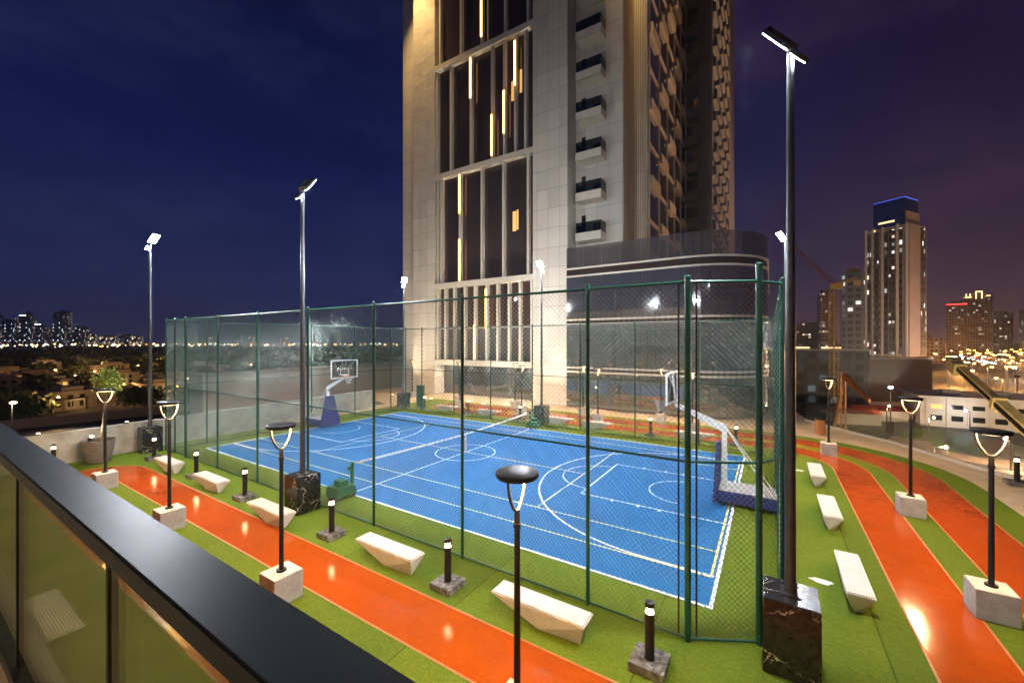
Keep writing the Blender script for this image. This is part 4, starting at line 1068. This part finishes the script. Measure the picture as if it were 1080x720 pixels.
for i, (x, yy, h_, wd) in enumerate(sk):
    tower_far('skyline tower with tiny lit windows, number %d from the left along the horizon' % (i+1) if i >= 20 else 'skyline tower with tiny lit windows, %s from the left along the left horizon' % ORD[i], x,yy,wd,wd,h_,R(60+rnd.uniform(-15,15)),low if h_ < 70 else SKM[i%3],GR,
              T['coolhead'] if i in (5,8) else None, 'skyline_tower')
# ribbon of lights under the skyline
m = MB()
for i in range(420):
    an = rnd.uniform(R(92),R(182)); d_ = rnd.uniform(1750,2250); x, yy = 13+d_*math.cos(an), -16+d_*math.sin(an)
    s = rnd.uniform(1.2,3.2); m.mat(rnd.choice((0,0,0,1,2))); m.lathe([(s*.3,0),(s,s*.8),(s*.3,s*1.6)],(x,yy,G+rnd.uniform(5,13)),6)
tag(m.build('horizon_lights', [EM('horizon_warm',(1,.66,.3),6),EM('horizon_orange',(1,.4,.1),6),EM('horizon_cool',(.8,.95,1),6)]), 'ribbon of tiny lights along the left horizon', 'lights', kind='stuff')

# ------------------------------------------------------------------ sky
wd = bpy.data.worlds.new('World'); SC.world = wd; wd.use_nodes = True; nt = wd.node_tree
bg = nt.nodes['Background']; tc = nd(nt,'ShaderNodeTexCoord'); sp = nd(nt,'ShaderNodeSeparateXYZ'); nt.links.new(tc.outputs['Generated'], sp.inputs[0])
el = mathn(nt,'MAXIMUM',sp.outputs['Z'],0.0)
cool = ramp(nt, el, [(0,(.020,.021,.056)),(.10,(.011,.015,.056)),(.35,(.0040,.0075,.045)),(.75,(.0022,.0026,.017)),(1,(.002,.002,.010))]).outputs[0]
warm = ramp(nt, el, [(0,(.066,.030,.034)),(.10,(.030,.015,.031)),(.35,(.0095,.0062,.027)),(.75,(.0042,.0024,.015)),(1,(.002,.002,.010))]).outputs[0]
side = ramp(nt, mathn(nt,'ADD',mathn(nt,'MULTIPLY',sp.outputs['X'],.5),.5), [(.25,(0,)*3),(.62,(1,)*3)]).outputs[0]
mp = nd(nt,'ShaderNodeMapping'); mp.inputs['Scale'].default_value = (1,1,2.6); mp.inputs['Rotation'].default_value = (.3,.25,0); nt.links.new(tc.outputs['Generated'], mp.inputs[0])
n1 = noise(nt, mp.outputs[0], 2.1, 7, .62); n2 = noise(nt, mp.outputs[0], 5.5, 6, .6)
base = mix(nt,side,cool,warm)
base = mix(nt,1.0,base,ramp(nt, n1.outputs['Fac'], [(.3,(.72,.72,.8)),(.7,(1.25,1.2,1.15))]).outputs[0],'MULTIPLY')
k1 = mathn(nt,'MULTIPLY', ramp(nt, n1.outputs['Fac'], [(.48,(0,)*3),(.72,(1,)*3)]).outputs[0], ramp(nt, n2.outputs['Fac'], [(.35,(.2,)*3),(.7,(1,)*3)]).outputs[0])
base = mix(nt, mathn(nt,'MULTIPLY',k1,.7), base, mix(nt,side,(.017,.020,.058),(.044,.016,.028)))
nt.links.new(base, bg.inputs['Color']); bg.inputs['Strength'].default_value = 1.0

if HAZE:
    hz = tag(MB().bb(-4400,1200,-200,2900,G-1,235).build('haze', bpy.data.materials.new('haze_air')), 'thin night haze over the whole place', 'haze', kind='stuff')
    hm = hz.data.materials[0]; hm.use_nodes = True; hn = hm.node_tree
    hn.nodes.remove(hn.nodes['Principled BSDF']); pv = hn.nodes.new('ShaderNodeVolumePrincipled')
    pv.inputs['Color'].default_value = (.62,.80,1,1); pv.inputs['Density'].default_value = HAZE; pv.inputs['Anisotropy'].default_value = .6
    hn.links.new(pv.outputs[0], hn.nodes['Material Output'].inputs['Volume'])

# ------------------------------------------------------------------ camera and render
cd = bpy.data.cameras.new('camera'); cam = bpy.data.objects.new('camera', cd); COL.objects.link(cam)
cam.location = (13.056,-16.132,5.589); cam.rotation_euler = (PI/2,0,.5664)
cd.sensor_width = 36; cd.lens = 428.49/1080*36; cd.shift_y = 1.0/1080; cd.clip_start = .05; cd.clip_end = 12000
SC.camera = cam
vs = SC.view_settings; vs.view_transform = 'Standard'; vs.look = 'None'; vs.gamma = 1; vs.use_curve_mapping = False; vs.exposure = 0.55
SC.render.engine = 'CYCLES'; cy = SC.cycles
cy.max_bounces = 6; cy.diffuse_bounces = 3; cy.glossy_bounces = 4; cy.transparent_max_bounces = 16; cy.transmission_bounces = 4
cy.sample_clamp_indirect = 4.0; cy.caustics_reflective = False; cy.caustics_refractive = False
cy.use_denoising = True
try: cy.denoiser = 'OPENIMAGEDENOISE'
except Exception: pass
